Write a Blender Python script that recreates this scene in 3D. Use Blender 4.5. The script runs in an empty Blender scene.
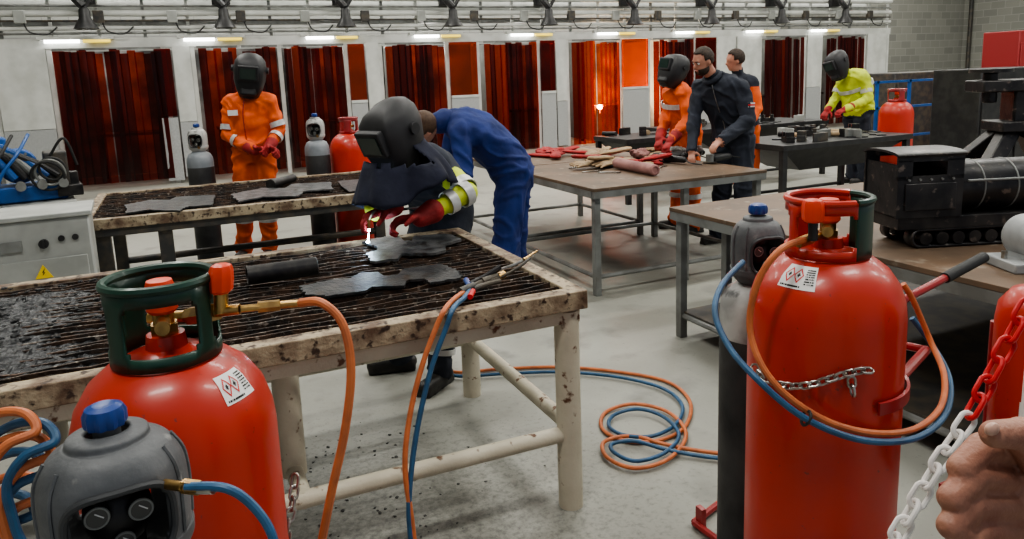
import bpy,bmesh,math,random,time
from mathutils import Vector as V, Matrix as M, noise
rad=math.radians; sin=math.sin; cos=math.cos; pi=math.pi
random.seed(5)
COL=bpy.context.scene.collection
# ---------------------------------------------------------------- camera model
F=740.;CX=512.;CY=206.;H=1.65
R=M.Rotation(rad(-24),3,'Z')@M.Rotation(rad(80),3,'X')@M.Rotation(rad(-2.2),3,'Z')
CAM=V((0,0,H));FW=V((sin(rad(24)),cos(rad(24)),0))
RT=V((cos(rad(24)),-sin(rad(24)),0)); UP=V((0,0,1))
def ray(u,v): return R@V(((u-CX)/F,-(v-CY)/F,-1))
def onz(u,v,z):
    r=ray(u,v); return CAM+r*((z-H)/r.z)
def ony(u,v,y):
    r=ray(u,v); return CAM+r*(y/r.y)
def at(u,v,Y):
    r=ray(u,v); return CAM+r*(Y/r.dot(FW))
def wq(u,Y,z):
    lo,hi=-900.,3000.
    for i in range(40):
        m=(lo+hi)/2
        if at(u,m,Y).z>z: lo=m
        else: hi=m
    return at(u,lo,Y)
# ---------------------------------------------------------------- materials
MATS={}
def mat(name,c,rough=.5,metal=0,c2=None,ns=6,lo=.4,hi=.62,bump=0,bs=60,emit=0,coat=0,detail=5,c3=None,ns3=40,lo3=.6,hi3=.66):
    if name in MATS: return MATS[name]
    m=bpy.data.materials.new(name); m.use_nodes=True; nt=m.node_tree; N=nt.nodes; L=nt.links
    b=N['Principled BSDF']; b.inputs['Base Color'].default_value=(*c,1); b.inputs['Roughness'].default_value=rough; b.inputs['Metallic'].default_value=metal
    if coat: b.inputs['Coat Weight'].default_value=coat; b.inputs['Coat Roughness'].default_value=.12
    if emit: b.inputs['Emission Color'].default_value=(*c,1); b.inputs['Emission Strength'].default_value=emit
    tc=N.new('ShaderNodeTexCoord'); out=None
    if c2:
        n=N.new('ShaderNodeTexNoise'); n.inputs['Scale'].default_value=ns; n.inputs['Detail'].default_value=detail
        L.new(tc.outputs['Object'],n.inputs['Vector'])
        r=N.new('ShaderNodeValToRGB'); r.color_ramp.elements[0].position=lo; r.color_ramp.elements[1].position=hi
        r.color_ramp.elements[0].color=(*c,1); r.color_ramp.elements[1].color=(*c2,1)
        L.new(n.outputs['Fac'],r.inputs['Fac']); out=r.outputs['Color']
    if c3:
        n=N.new('ShaderNodeTexNoise'); n.inputs['Scale'].default_value=ns3; n.inputs['Detail'].default_value=4
        L.new(tc.outputs['Object'],n.inputs['Vector'])
        r=N.new('ShaderNodeValToRGB'); r.color_ramp.elements[0].position=lo3; r.color_ramp.elements[1].position=hi3
        r.color_ramp.elements[0].color=(0,0,0,1); r.color_ramp.elements[1].color=(1,1,1,1)
        L.new(n.outputs['Fac'],r.inputs['Fac'])
        mx=N.new('ShaderNodeMix'); mx.data_type='RGBA'; L.new(r.outputs['Color'],mx.inputs[0])
        if out: L.new(out,mx.inputs[6])
        else: mx.inputs[6].default_value=(*c,1)
        mx.inputs[7].default_value=(*c3,1); out=mx.outputs[2]
    if out: L.new(out,b.inputs['Base Color'])
    if bump:
        n=N.new('ShaderNodeTexNoise'); n.inputs['Scale'].default_value=bs; n.inputs['Detail'].default_value=4
        L.new(tc.outputs['Object'],n.inputs['Vector'])
        bp=N.new('ShaderNodeBump'); bp.inputs['Strength'].default_value=bump; bp.inputs['Distance'].default_value=.01
        L.new(n.outputs['Fac'],bp.inputs['Height']); L.new(bp.outputs['Normal'],b.inputs['Normal'])
    MATS[name]=m; return m
def mat_curtain(name,tint,base,fac):
    m=bpy.data.materials.new(name); m.use_nodes=True; nt=m.node_tree; N=nt.nodes; L=nt.links
    b=N['Principled BSDF']; b.inputs['Base Color'].default_value=(*base,1); b.inputs['Roughness'].default_value=.14
    t=N.new('ShaderNodeBsdfTransparent'); t.inputs['Color'].default_value=(*tint,1)
    mx=N.new('ShaderNodeMixShader'); mx.inputs[0].default_value=fac
    L.new(t.outputs[0],mx.inputs[1]); L.new(b.outputs[0],mx.inputs[2]); L.new(mx.outputs[0],N['Material Output'].inputs['Surface'])
    MATS[name]=m; return m
def mat_brick(name,c1,c2,mortar):
    m=bpy.data.materials.new(name); m.use_nodes=True; nt=m.node_tree; N=nt.nodes; L=nt.links
    b=N['Principled BSDF']; b.inputs['Roughness'].default_value=.85
    tc=N.new('ShaderNodeTexCoord'); s=N.new('ShaderNodeSeparateXYZ'); a=N.new('ShaderNodeMath'); a.operation='ADD'; cb=N.new('ShaderNodeCombineXYZ')
    L.new(tc.outputs['Object'],s.inputs[0]); L.new(s.outputs[0],a.inputs[0]); L.new(s.outputs[1],a.inputs[1]); L.new(a.outputs[0],cb.inputs[0]); L.new(s.outputs[2],cb.inputs[1])
    br=N.new('ShaderNodeTexBrick'); br.inputs['Scale'].default_value=1; br.inputs['Brick Width'].default_value=.45; br.inputs['Row Height'].default_value=.225; br.inputs['Mortar Size'].default_value=.010
    br.inputs['Color1'].default_value=(*c1,1); br.inputs['Color2'].default_value=(*c2,1); br.inputs['Mortar'].default_value=(*mortar,1)
    L.new(cb.outputs[0],br.inputs['Vector']); L.new(br.outputs['Color'],b.inputs['Base Color'])
    MATS[name]=m; return m
def mat_floor():
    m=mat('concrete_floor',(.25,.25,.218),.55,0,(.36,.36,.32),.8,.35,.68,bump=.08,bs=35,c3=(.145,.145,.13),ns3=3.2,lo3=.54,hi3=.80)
    nt=m.node_tree;N=nt.nodes;L=nt.links;b=N['Principled BSDF'];src=b.inputs['Base Color'].links[0].from_socket
    tc=N.new('ShaderNodeTexCoord')
    v=N.new('ShaderNodeTexNoise'); v.inputs['Scale'].default_value=34; v.inputs['Detail'].default_value=7; v.inputs['Roughness'].default_value=.75; L.new(tc.outputs['Object'],v.inputs['Vector'])
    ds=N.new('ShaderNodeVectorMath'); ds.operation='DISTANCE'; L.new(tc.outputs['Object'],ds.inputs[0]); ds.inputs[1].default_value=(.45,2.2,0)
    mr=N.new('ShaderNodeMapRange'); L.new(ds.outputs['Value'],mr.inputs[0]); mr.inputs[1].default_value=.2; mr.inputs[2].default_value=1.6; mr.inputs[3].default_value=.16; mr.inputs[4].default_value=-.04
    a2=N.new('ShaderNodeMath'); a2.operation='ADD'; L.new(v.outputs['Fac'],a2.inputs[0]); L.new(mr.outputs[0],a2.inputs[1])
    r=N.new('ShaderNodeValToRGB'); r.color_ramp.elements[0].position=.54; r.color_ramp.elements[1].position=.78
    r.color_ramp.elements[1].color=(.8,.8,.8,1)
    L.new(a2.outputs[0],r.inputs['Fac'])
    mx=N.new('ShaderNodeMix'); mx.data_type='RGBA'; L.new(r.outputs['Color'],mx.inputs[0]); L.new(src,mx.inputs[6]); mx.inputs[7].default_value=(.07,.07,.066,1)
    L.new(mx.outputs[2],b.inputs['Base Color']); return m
RED=mat('red_cylinder_paint',(.50,.032,.014),.38,0,(.43,.026,.012),3,coat=.15,bump=.05,bs=25,c3=(.22,.03,.02),ns3=60,lo3=.69,hi3=.74)
DGREEN=mat('dark_green_paint',(.006,.045,.028),.4,coat=.15,c2=(.005,.032,.020))
BRASS=mat('brass',(.55,.36,.14),.35,1,(.38,.24,.1),40)
ORKNOB=mat('orange_red_plastic',(.70,.06,.02),.4)
BLUEKNOB=mat('blue_plastic',(.015,.05,.22),.35)
GREYPL=mat('grey_plastic',(.085,.09,.095),.55,c2=(.13,.135,.14),ns=12,bump=.15,bs=80,c3=(.26,.26,.25),ns3=28,lo3=.64,hi3=.75)
DGREYPL=mat('dark_grey_plastic',(.035,.037,.04),.5,c2=(.05,.052,.056),ns=12)
BLACK=mat('black_paint',(.012,.012,.013),.45,c2=(.025,.025,.025),ns=10)
BLACKM=mat('black_steel',(.02,.02,.022),.42,.5,(.045,.042,.04),18,bump=.1,bs=40)
WORNB=mat('worn_black_steel',(.018,.018,.020),.38,.4,(.045,.042,.040),9,bump=.15,bs=30,c3=(.16,.13,.11),ns3=26,lo3=.61,hi3=.71)
RUBBER=mat('black_rubber',(.02,.02,.02),.65)
WHITE=mat('white_paint',(.62,.63,.60),.5,c2=(.50,.51,.48),ns=3)
WSTK=mat('white_sticker',(.75,.75,.73),.5)
CREAM=mat('cream_rusty_paint',(.56,.52,.41),.5,0,(.48,.44,.34),5,bump=.2,bs=60,c3=(.13,.06,.03),ns3=22,lo3=.62,hi3=.69)
CREAMR=mat('cream_rusty_rim',(.38,.31,.21),.6,.1,(.13,.08,.05),11,.42,.64,bump=.5,bs=60,c3=(.05,.03,.02),ns3=30,lo3=.55,hi3=.63)
SLAT=mat('burnt_steel_slat',(.03,.026,.024),.6,.5,(.10,.06,.04),14,bump=.6,bs=70,c3=(.30,.26,.22),ns3=40,lo3=.60,hi3=.68)
SLATE=mat('slag',(.010,.011,.013),.4,.3,(.035,.037,.04),25,bump=.6,bs=60)
CRUMB=mat('grey_slag_crumb',(.04,.04,.038),.7,0,(.09,.09,.085),25,bump=.4,bs=60)
PLATE=mat('cut_steel_plate',(.07,.075,.08),.45,.6,(.18,.18,.18),12,bump=.5,bs=60,c3=(.05,.04,.035),ns3=18,lo3=.56,hi3=.7)
PLATED=mat('dark_steel_plate',(.03,.034,.038),.45,.6,(.08,.08,.08),12,bump=.5,bs=60,c3=(.05,.035,.025),ns3=18,lo3=.56,hi3=.7)
GSTEEL=mat('grey_steel',(.25,.26,.25),.45,.3,(.16,.16,.15),6)
TTOP=mat('worn_brown_board',(.15,.095,.058),.55,0,(.095,.064,.042),4,.35,.65,bump=.1,bs=30,c3=(.24,.20,.155),ns3=14,lo3=.60,hi3=.76)
DARKLEG=mat('dark_grey_steel',(.05,.05,.05),.5,.3,(.1,.085,.065),10)
ORHOSE=mat('orange_hose',(.58,.17,.06),.5,c2=(.45,.13,.05),ns=20)
BLHOSE=mat('blue_hose',(.03,.105,.21),.45,c2=(.022,.075,.15),ns=20)
GHOSE=mat('dark_hose',(.03,.045,.065),.45)
CHAIN=mat('steel_chain',(.5,.5,.48),.3,1,(.3,.28,.25),30)
PRED=mat('red_plastic',(.60,.02,.02),.45); PWH=mat('white_plastic',(.80,.77,.74),.6,c2=(.74,.69,.66),ns=20)
TROL=mat('trolley_red_paint',(.33,.025,.025),.4,c2=(.25,.025,.025),coat=.2)
ORANGE=mat('orange_overall',(.78,.13,.022),.8,0,(.62,.09,.015),7,bump=.4,bs=22)
NAVY=mat('navy_cloth',(.014,.018,.029),.85,0,(.024,.029,.044),7,bump=.4,bs=22)
BLUEC=mat('blue_coverall',(.009,.028,.16),.8,0,(.006,.018,.105),6,bump=.5,bs=20)
HIVIS=mat('hi_vis_yellow',(.62,.72,.05),.7,0,(.48,.57,.04),7,bump=.4,bs=22)
SILV=mat('reflective_band',(.60,.61,.60),.4,.2,(.46,.46,.46),20)
SKIN=mat('skin',(.52,.26,.18),.5,0,(.44,.20,.14),8)
HAIR=mat('dark_hair',(.025,.016,.011),.7,c2=(.05,.03,.018),ns=60,bump=.5,bs=120)
HAIRL=mat('brown_hair',(.09,.05,.025),.7,c2=(.06,.03,.018),ns=60)
GLOVE=mat('red_leather',(.38,.025,.025),.75,0,(.24,.018,.018),14,bump=.4,bs=50)
LEATHER=mat('black_leather',(.015,.014,.013),.5,c2=(.03,.028,.025),ns=15)
HELM=mat('black_helmet',(.014,.014,.016),.5,c2=(.022,.022,.024),bump=.05)
CAPE=mat('dark_navy_cape',(.008,.010,.024),.9,c2=(.017,.020,.040),ns=9,bump=.5,bs=18)
LENS=mat('dark_lens',(.02,.035,.03),.06)
YEL=mat('yellow_mark',(.85,.6,.02),.5); REDM=mat('red_mark',(.6,.02,.02),.5); BLK=mat('black_mark',(.01,.01,.01),.6)
LBLUE=mat('machine_blue',(.015,.10,.34),.4,c2=(.012,.07,.24)); LGREY=mat('machine_light_grey',(.38,.39,.37),.5,c2=(.30,.31,.29),ns=5)
PINK=mat('dusty_pink_cloth',(.38,.20,.18),.9,c2=(.27,.14,.13),ns=9,bump=.3); TAN=mat('tan_leather',(.38,.28,.17),.8,c2=(.28,.19,.11),ns=12)
PERF=mat('perforated_grey_sheet',(.44,.45,.45),.5,.2,(.36,.37,.37),60)
GAUGE=mat('gauge_dial',(.07,.07,.066),.35)
TUBE=mat('fluorescent_tube',(1,1,.97),.5,emit=9); YTUBE=mat('yellow_lamp_body',(1,.75,.1),.5,emit=1.0)
FLAME=mat('torch_flame',(.65,.82,1),.5,emit=40); ARC=mat('welding_arc',(1,.72,.45),.5,emit=120); SPARK=mat('spark',(1,.6,.3),.5,emit=12)
CUR=mat_curtain('dark_red_curtain',(.40,.045,.028),(.026,.007,.006),.40)
CURL=mat_curtain('single_red_curtain',(.88,.13,.06),(.08,.011,.007),.28)
CURO=mat_curtain('arc_lit_red_curtain',(1,.24,.06),(.45,.04,.01),.33)  # same red strip, its colour brightened for the light inside the booth
WINO=mat_curtain('orange_window',(.85,.26,.09),(.22,.05,.02),.36)
WIND=mat_curtain('dark_red_window',(.68,.12,.055),(.07,.013,.008),.34)
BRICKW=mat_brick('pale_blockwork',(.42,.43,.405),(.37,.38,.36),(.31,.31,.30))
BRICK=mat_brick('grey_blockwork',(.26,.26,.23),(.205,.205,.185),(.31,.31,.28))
# ---------------------------------------------------------------- mesh helpers
def orient(d):
    d=V(d).normalized(); u=V((0,0,1)) if abs(d.z)<.95 else V((0,1,0))
    x=u.cross(d).normalized(); y=d.cross(x); return x,y,d
def rings(bm,rs,cap=True):
    vs=[[bm.verts.new(p) for p in r] for r in rs]
    for a,b in zip(vs,vs[1:]):
        n=len(a)
        for i in range(n): bm.faces.new((a[i],a[(i+1)%n],b[(i+1)%n],b[i]))
    if cap:
        bm.faces.new(vs[0][::-1]); bm.faces.new(vs[-1])
    return vs
def cyl(bm,p0,p1,r0,r1=None,seg=20,cap=True):
    if r1 is None: r1=r0
    p0=V(p0);p1=V(p1);x,y,d=orient(p1-p0)
    rings(bm,[[p+x*(r*cos(2*pi*i/seg))+y*(r*sin(2*pi*i/seg)) for i in range(seg)] for p,r in((p0,r0),(p1,r1))],cap)
def cap(bm,p0,p1,r0,r1=None,seg=14,fl=1.0,side=None):
    if r1 is None: r1=r0
    p0=V(p0);p1=V(p1)
    if (p1-p0).length<1e-5: p1=p0+V((0,0,1e-4))
    x,y,d=orient(p1-p0)
    if side is not None:
        x=V(side)-d*V(side).dot(d); x.normalize(); y=d.cross(x)
    rs=[]
    for k in range(1,5):
        a=pi/2*k/5; rs.append((p0-d*(r0*cos(a)),r0*sin(a)))
    rs.append((p0,r0)); rs.append((p1,r1))
    for k in range(4,0,-1):
        a=pi/2*k/5; rs.append((p1+d*(r1*cos(a)),r1*sin(a)))
    rings(bm,[[p+x*(r*cos(2*pi*i/seg))+y*(r*fl*sin(2*pi*i/seg)) for i in range(seg)] for p,r in rs])
def ell(bm,c,s,rot=None,seg=20,n=12):
    c=V(c); rs=[]
    for k in range(1,n):
        a=pi*k/n; z=-cos(a); r=sin(a); row=[]
        for i in range(seg):
            p=V((r*cos(2*pi*i/seg)*s[0],r*sin(2*pi*i/seg)*s[1],z*s[2]))
            if rot: p=rot@p
            row.append(c+p)
        rs.append(row)
    rings(bm,rs)
def box(bm,c,s,rot=None):
    c=V(c); vs=[]
    for dz in(-.5,.5):
        row=[]
        for dx,dy in((-.5,-.5),(.5,-.5),(.5,.5),(-.5,.5)):
            p=V((dx*s[0],dy*s[1],dz*s[2]))
            if rot: p=rot@p
            row.append(c+p)
        vs.append(row)
    rings(bm,vs)
def lathe(bm,prof,seg=48,c=(0,0,0),cap=False):
    c=V(c); rings(bm,[[c+V((r*cos(2*pi*i/seg),r*sin(2*pi*i/seg),z)) for i in range(seg)] for r,z in prof],cap)
def crom(pts,n=8,closed=False):
    pts=[V(p) for p in pts]; out=[]
    m=len(pts)
    for i in range(m if closed else m-1):
        if closed: p0,p1,p2,p3=[pts[(i+k-1)%m] for k in range(4)]
        else: p0=pts[max(i-1,0)];p1=pts[i];p2=pts[i+1];p3=pts[min(i+2,m-1)]
        for k in range(n):
            t=k/n; out.append(.5*((2*p1)+(p2-p0)*t+(2*p0-5*p1+4*p2-p3)*t*t+(3*p1-p0-3*p2+p3)*t**3))
    if not closed: out.append(pts[-1])
    return out
def tube(bm,pts,r,seg=10,n=8,smooth=True,closed=False,r1=None):
    P=crom(pts,n,closed) if smooth else [V(p) for p in pts]
    m=len(P); x=None; rs=[]
    for i,p in enumerate(P):
        if closed: t=P[(i+1)%m]-P[i-1]
        else: t=P[min(i+1,m-1)]-P[max(i-1,0)]
        t.normalize()
        if x is None: x,_,_=orient(t)
        x=(x-t*x.dot(t)).normalized(); y=t.cross(x)
        rr=r if r1 is None else r+(r1-r)*i/(m-1)
        rs.append([p+x*(rr*cos(2*pi*k/seg))+y*(rr*sin(2*pi*k/seg)) for k in range(seg)])
    if closed: rs.append(rs[0]); rings(bm,rs,False)
    else: rings(bm,rs)
def torus(bm,c,R0,r,ax=(0,0,1),seg=32,s2=8):
    x,y,d=orient(ax); tube(bm,[V(c)+x*(R0*cos(2*pi*i/seg))+y*(R0*sin(2*pi*i/seg)) for i in range(seg)],r,s2,smooth=False,closed=True)
def prism(bm,poly,z0,z1):
    rings(bm,[[V((x,y,z)) for x,y in poly] for z in(z0,z1)])
def nb(): return bmesh.new()
def finish(bm,name,m,bevel=0,ang=35,smooth=True,recalc=True):
    bmesh.ops.remove_doubles(bm,verts=bm.verts,dist=1e-6)
    if recalc: bmesh.ops.recalc_face_normals(bm,faces=bm.faces)
    me=bpy.data.meshes.new(name); bm.to_mesh(me); bm.free()
    if m: me.materials.append(m)
    if smooth and len(me.polygons):
        me.shade_smooth(); me.set_sharp_from_angle(angle=rad(ang))
    o=bpy.data.objects.new(name,me); COL.objects.link(o)
    if bevel:
        b=o.modifiers.new('bevel','BEVEL'); b.width=bevel; b.segments=2; b.limit_method='ANGLE'
    return o
def part(name,bm,m,par,**k):
    o=finish(bm,name,m,**k); o.parent=par; return o
def props(o,label,cat,group=None,kind=None):
    o['label']=label;o['category']=cat
    if group:o['group']=group
    if kind:o['kind']=kind
def top(name,bm,m,label,cat,group=None,kind=None,**k):
    o=finish(bm,name,m,**k)
    xs=[v.co for v in o.data.vertices]
    c=V((sum(p.x for p in xs)/len(xs),sum(p.y for p in xs)/len(xs),min(p.z for p in xs)))
    o.data.transform(M.Translation(-c)); o.location=c
    props(o,label,cat,group,kind); return o
def E(name,label,cat,loc=(0,0,0),rz=0,group=None,kind=None):
    o=bpy.data.objects.new(name,None); o.empty_display_size=.1; COL.objects.link(o); o.location=loc; o.rotation_euler=(0,0,rad(rz)); props(o,label,cat,group,kind); return o
def dup(root,loc,rz=None,label=None):
    n=root.copy(); COL.objects.link(n); n.location=loc
    if rz is not None: n.rotation_euler=(0,0,rad(rz))
    if label: n['label']=label
    def rec(a,b):
        for ch in a.children:
            c=ch.copy(); COL.objects.link(c); c.parent=b; rec(ch,c)
    rec(root,n); return n
def struct(name,bm,m):
    o=finish(bm,name,m,smooth=False); o['kind']='structure'; return o
TS=bpy.data.scenes.new('work')
def remesh(bm,voxel,it=4,name='m'):
    bmesh.ops.recalc_face_normals(bm,faces=bm.faces)
    me=bpy.data.meshes.new(name); bm.to_mesh(me); bm.free(); ob=bpy.data.objects.new(name,me); TS.collection.objects.link(ob)
    m=ob.modifiers.new('r','REMESH'); m.mode='VOXEL'; m.voxel_size=voxel; m.use_smooth_shade=True
    if it:
        s=ob.modifiers.new('s','SMOOTH'); s.iterations=it; s.factor=.5
    vl=TS.view_layers[0]; vl.update(); dg=vl.depsgraph; me2=bpy.data.meshes.new_from_object(ob.evaluated_get(dg))
    bpy.data.objects.remove(ob); return me2
# ---------------------------------------------------------------- room
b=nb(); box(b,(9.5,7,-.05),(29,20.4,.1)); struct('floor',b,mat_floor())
b=nb(); box(b,(9.5,17.1,3.25),(29,.2,6.5)); struct('wall_back',b,BRICKW)
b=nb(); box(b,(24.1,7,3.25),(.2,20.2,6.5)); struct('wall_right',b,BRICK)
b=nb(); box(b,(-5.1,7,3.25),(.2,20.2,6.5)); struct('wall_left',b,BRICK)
b=nb(); box(b,(9.5,7,6.55),(29,20.4,.1)); struct('ceiling',b,WHITE)
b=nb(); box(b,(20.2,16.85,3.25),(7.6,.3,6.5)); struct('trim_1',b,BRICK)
root=None
for ix in range(5):
    for iy in range(4):
        x=-1+ix*5;y=.5+iy*4.6
        if root is None:
            root=E('ceiling_lamp','long white high-bay ceiling lamp','ceiling lamp',(x,y,6.3),group='high-bay ceiling lamps')
            b=nb(); box(b,(0,0,.12),(2.2,.5,.1)); part('lamp_housing',b,WHITE,root)
            b=nb(); box(b,(0,0,.06),(2.1,.42,.03)); part('lamp_panel',b,mat('lamp_panel',(1,1,.96),.5,emit=4),root)
            b=nb(); cyl(b,(0,0,.16),(0,0,.2),.01); part('hanger',b,GSTEEL,root)
        else: dup(root,(x,y,6.3))
        l=bpy.data.lights.new('ceiling_light','AREA'); l.shape='RECTANGLE'; l.size=2; l.size_y=.5; l.energy=145; l.color=(1,.98,.92)
        lo=bpy.data.objects.new('ceiling_light',l); COL.objects.link(lo); lo.location=(x,y,6.33)
# ---------------------------------------------------------------- booths
YB=14.3
fr=E('welding_booth_row','white painted steel frame carrying welding booth curtains and pipes','frame',(0,YB,0))
for x in (-2.6,-1.78,-.08,.38,1.85,3.05,3.72,5.08,5.75,7.12,7.82,9.15,9.92,11.18,12.4,13.2,14.65,15.2,16.75,17.6):
    b=nb(); box(b,(x,.06,1.2),(.07,.06,2.4)); part('post',b,WHITE,fr)
b=nb(); box(b,(7.5,.06,2.44),(20.3,.1,.16)); part('top_beam',b,WHITE,fr)
for z,r,m in((2.60,.02,GSTEEL),(2.68,.035,WHITE),(2.80,.018,DARKLEG),(2.92,.05,WHITE),(3.04,.02,GSTEEL),(3.2,.06,WHITE),(3.33,.025,DARKLEG)):
    b=nb(); cyl(b,(-2.6,.0,z),(17.6,.0,z),r,seg=12); part('pipe_rail',b,m,fr)
for i in range(30):
    x=-2.4+i*.69
    b=nb(); box(b,(x,.1,2.9),(.05,.045,.95)); part('upright',b,(GSTEEL,WHITE,WHITE)[i%3],fr)
for i in range(18):
    x=-2.1+i*1.11
    b=nb(); box(b,(x,-.05,2.86),(.16,.10,.20)); part('junction_box',b,(LGREY,DARKLEG)[i%2],fr,bevel=.01)
    b=nb(); tube(b,[(x+.05,-.06,2.76),(x+.12,-.1,2.62),(x+.35,-.1,2.58),(x+.5,-.05,2.70)],.012,6); part('cable',b,RUBBER,fr)
b=nb(); box(b,(7.5,.5,2.78),(20.3,.5,.06)); part('cable_tray',b,GSTEEL,fr)
b=nb(); cyl(b,(-2.6,.9,3.1),(17.6,.9,3.1),.16,seg=24); part('ventilation_duct',b,LGREY,fr)
def mkstrip(m):
    b=nb()
    P=[]
    for z in [.1+2.24*i/10 for i in range(11)]:
        P.append([V((x,.010*sin(x*31+z*2.)+.018*(x/.085)**2*.6,z)) for x in [-.085+.17*k/6 for k in range(7)]])
    vs=[[b.verts.new(p) for p in r] for r in P]
    for a,c in zip(vs,vs[1:]):
        for i in range(6): b.faces.new((a[i],a[i+1],c[i+1],c[i]))
    return finish(b,'strip',m,recalc=False)
curt=[(-1.72,-.12),(.45,1.12),(1.18,1.80),(1.9,3.0),(3.8,5.0),(5.85,7.04),(7.9,9.09),(9.99,11.11),(13.28,14.55),(15.29,16.65)]
protos={}
for ci,(x0,x1) in enumerate(curt):
    bright=ci==6
    r0=E('strip_curtain','glowing orange-red PVC strip welding curtain lit from behind' if bright else 'dark red translucent PVC strip welding curtain','curtain',(x0,YB,0),group='welding booth strip curtains')
    b=nb(); box(b,((x1-x0)/2,-.06,2.34),(x1-x0,.03,.04)); part('curtain_rail',b,GSTEEL,r0)
    n=max(3,int((x1-x0)/.118))
    for k in range(n):
        m=CURO if bright else (CURL if random.random()<(.12 if ci>=8 else .40) else CUR)
        if bright and k in(0,1,n-1): m=CURL
        if (m.name) not in protos:
            s=mkstrip(m); protos[m.name]=s.data
        else:
            s=bpy.data.objects.new('strip',protos[m.name]); COL.objects.link(s)
        s.parent=r0; s.location=(.085+(x1-x0-.17)*k/(n-1)+random.uniform(-.03,.03)*(0<k<n-1),-.055-(k%2)*.024,0); s.rotation_euler=(0,0,random.uniform(-.26,.26)); s.scale=(random.uniform(.75,1.05),1,random.uniform(.96,1.0))
panels=[(-2.55,-1.82,0),(.06,.34,0),(3.09,3.40,1),(3.43,3.68,0),(5.12,5.71,1),(7.16,7.50,2),(7.53,7.78,0),(9.19,9.88,3),(11.22,11.8,2),(11.83,12.36,0),(12.44,13.16,0),(14.69,15.16,0),(16.79,17.5,0)]
for x0,x1,k in panels:
    w=x1-x0
    if k:
        r0=E('booth_screen',{1:'booth screen with brown-orange viewing window above a perforated grey sheet',2:'booth screen with dark red window above a perforated grey sheet',3:'booth screen with glowing orange window above a perforated grey sheet'}[k],'screen',(x0,YB,0),group='welding booth screens')
        b=nb(); box(b,(w/2,0,.65),(w,.03,1.2)); part('lower_sheet',b,PERF,r0)
        b=nb(); box(b,(w/2,0,1.82),(w,.02,1.06)); part('viewing_window',b,{1:WINO,2:WIND,3:mat_curtain('arc_lit_orange_window',(1,.34,.10),(.4,.09,.03),.35)}[k],r0)  # last tint is a brighter window copy with the arc's glow put in
        b=nb(); box(b,(w/2,-.01,1.27),(w,.05,.05)); part('cross_rail',b,WHITE,r0)
    else:
        r0=E('booth_screen','plain white sheet screen of the welding booths','screen',(x0,YB,0),group='welding booth screens')
        b=nb(); box(b,(w/2,0,1.72),(w,.03,1.3)); part('sheet',b,WHITE,r0)
        b=nb(); box(b,(w/2,0,.58),(w,.03,.96)); part('lower_sheet',b,PERF,r0)
r0=E('booth_screen','booth screen with dark red window above a perforated grey sheet','screen',(-.10,YB-.04,0),group='welding booth screens')
b=nb(); box(b,(0,0,.6),(.26,.02,1.1)); part('lower_sheet',b,PERF,r0)
b=nb(); box(b,(0,0,1.75),(.26,.02,1.15)); part('viewing_window',b,WIND,r0)
root=None
for i in range(10):
    x=-1.85+2.07*i
    if root is None:
        root=E('booth_partition','white sheet partition between welding booths','partition',(x,15.4,0),group='welding booth partitions')
        b=nb(); box(b,(0,0,1.25),(.04,1.9,2.2)); part('sheet',b,LGREY,root); b=nb(); box(b,(0,.98,1.2),(.06,.06,2.4)); part('post',b,WHITE,root)
    else: dup(root,(x,15.4,0))
b=nb(); box(b,(7.5,16.45,1.2),(20,.04,2.4)); top('booth_back_screen',b,mat('booth_back_grey',(.28,.27,.26),.6,c2=(.05,.05,.05),ns=1.6),'long grey sheet screen behind the welding booths','screen')
root=None
for i in range(9):
    x=-.8+2.07*i
    if root is None:
        root=E('booth_bench','small dark steel welding bench inside a booth','bench',(x,15.6,0),group='benches inside welding booths')
        b=nb(); box(b,(0,0,.85),(1.1,.7,.05)); part('bench_top',b,DARKLEG,root)
        for dx in(-.5,.5):
            for dy in(-.3,.3):
                b=nb(); box(b,(dx,dy,.415),(.05,.05,.83)); part('leg',b,DARKLEG,root)
    else: dup(root,(x,15.6,0))
root=None
for i in range(9):
    x=-1.81+2.07*i
    if root is None:
        root=E('fluorescent_lamp','glowing fluorescent batten lamp with yellow end on the booth beam','lamp',(x,YB-.04,2.52),group='booth fluorescent lamps')
        b=nb(); box(b,(.45,0,.0),(1.1,.09,.05)); part('lamp_body',b,WHITE,root)
        b=nb(); cyl(b,(.0,-.02,-.05),(.5,-.02,-.05),.028,seg=10); part('lamp_tube',b,TUBE,root)
        b=nb(); cyl(b,(.55,-.02,-.05),(.95,-.02,-.05),.026,seg=10); part('lamp_end',b,YTUBE,root)
    else: dup(root,(x,YB-.04,2.52))
    l=bpy.data.lights.new('booth_light','POINT'); l.energy=(34 if i in(3,) else 18 if i<6 else 9); l.shadow_soft_size=.15; l.color=(1,.97,.9)
    lo=bpy.data.objects.new('booth_light',l); COL.objects.link(lo); lo.location=(x+.6,15.2,2.3)
arc=ony(600,107,15.2)
wt=E('welding_torch','welding torch striking a blinding orange arc behind the orange curtain','welding torch',(arc.x,arc.y+.1,.875))
za=arc.z-.875
b=nb(); ell(b,(0,-.1,za),(.06,.06,.06)); part('arc',b,ARC,wt)
b=nb(); tube(b,[(0,-.04,za+.0),(.12,.0,za*.8),(.2,.05,0.02)],.015,8); part('torch_neck',b,BLACK,wt)
b=nb(); tube(b,[(0,-.1,za-.02),(-.02,-.12,za-.15),(-.05,-.14,.01)],.003,6); part('spark_trail',b,SPARK,wt)
l=bpy.data.lights.new('arc_light','POINT'); l.energy=300; l.color=(1,.66,.38); l.shadow_soft_size=.05
lo=bpy.data.objects.new('arc_light',l); COL.objects.link(lo); lo.location=arc+V((.05,.1,.1))
root=None
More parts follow.
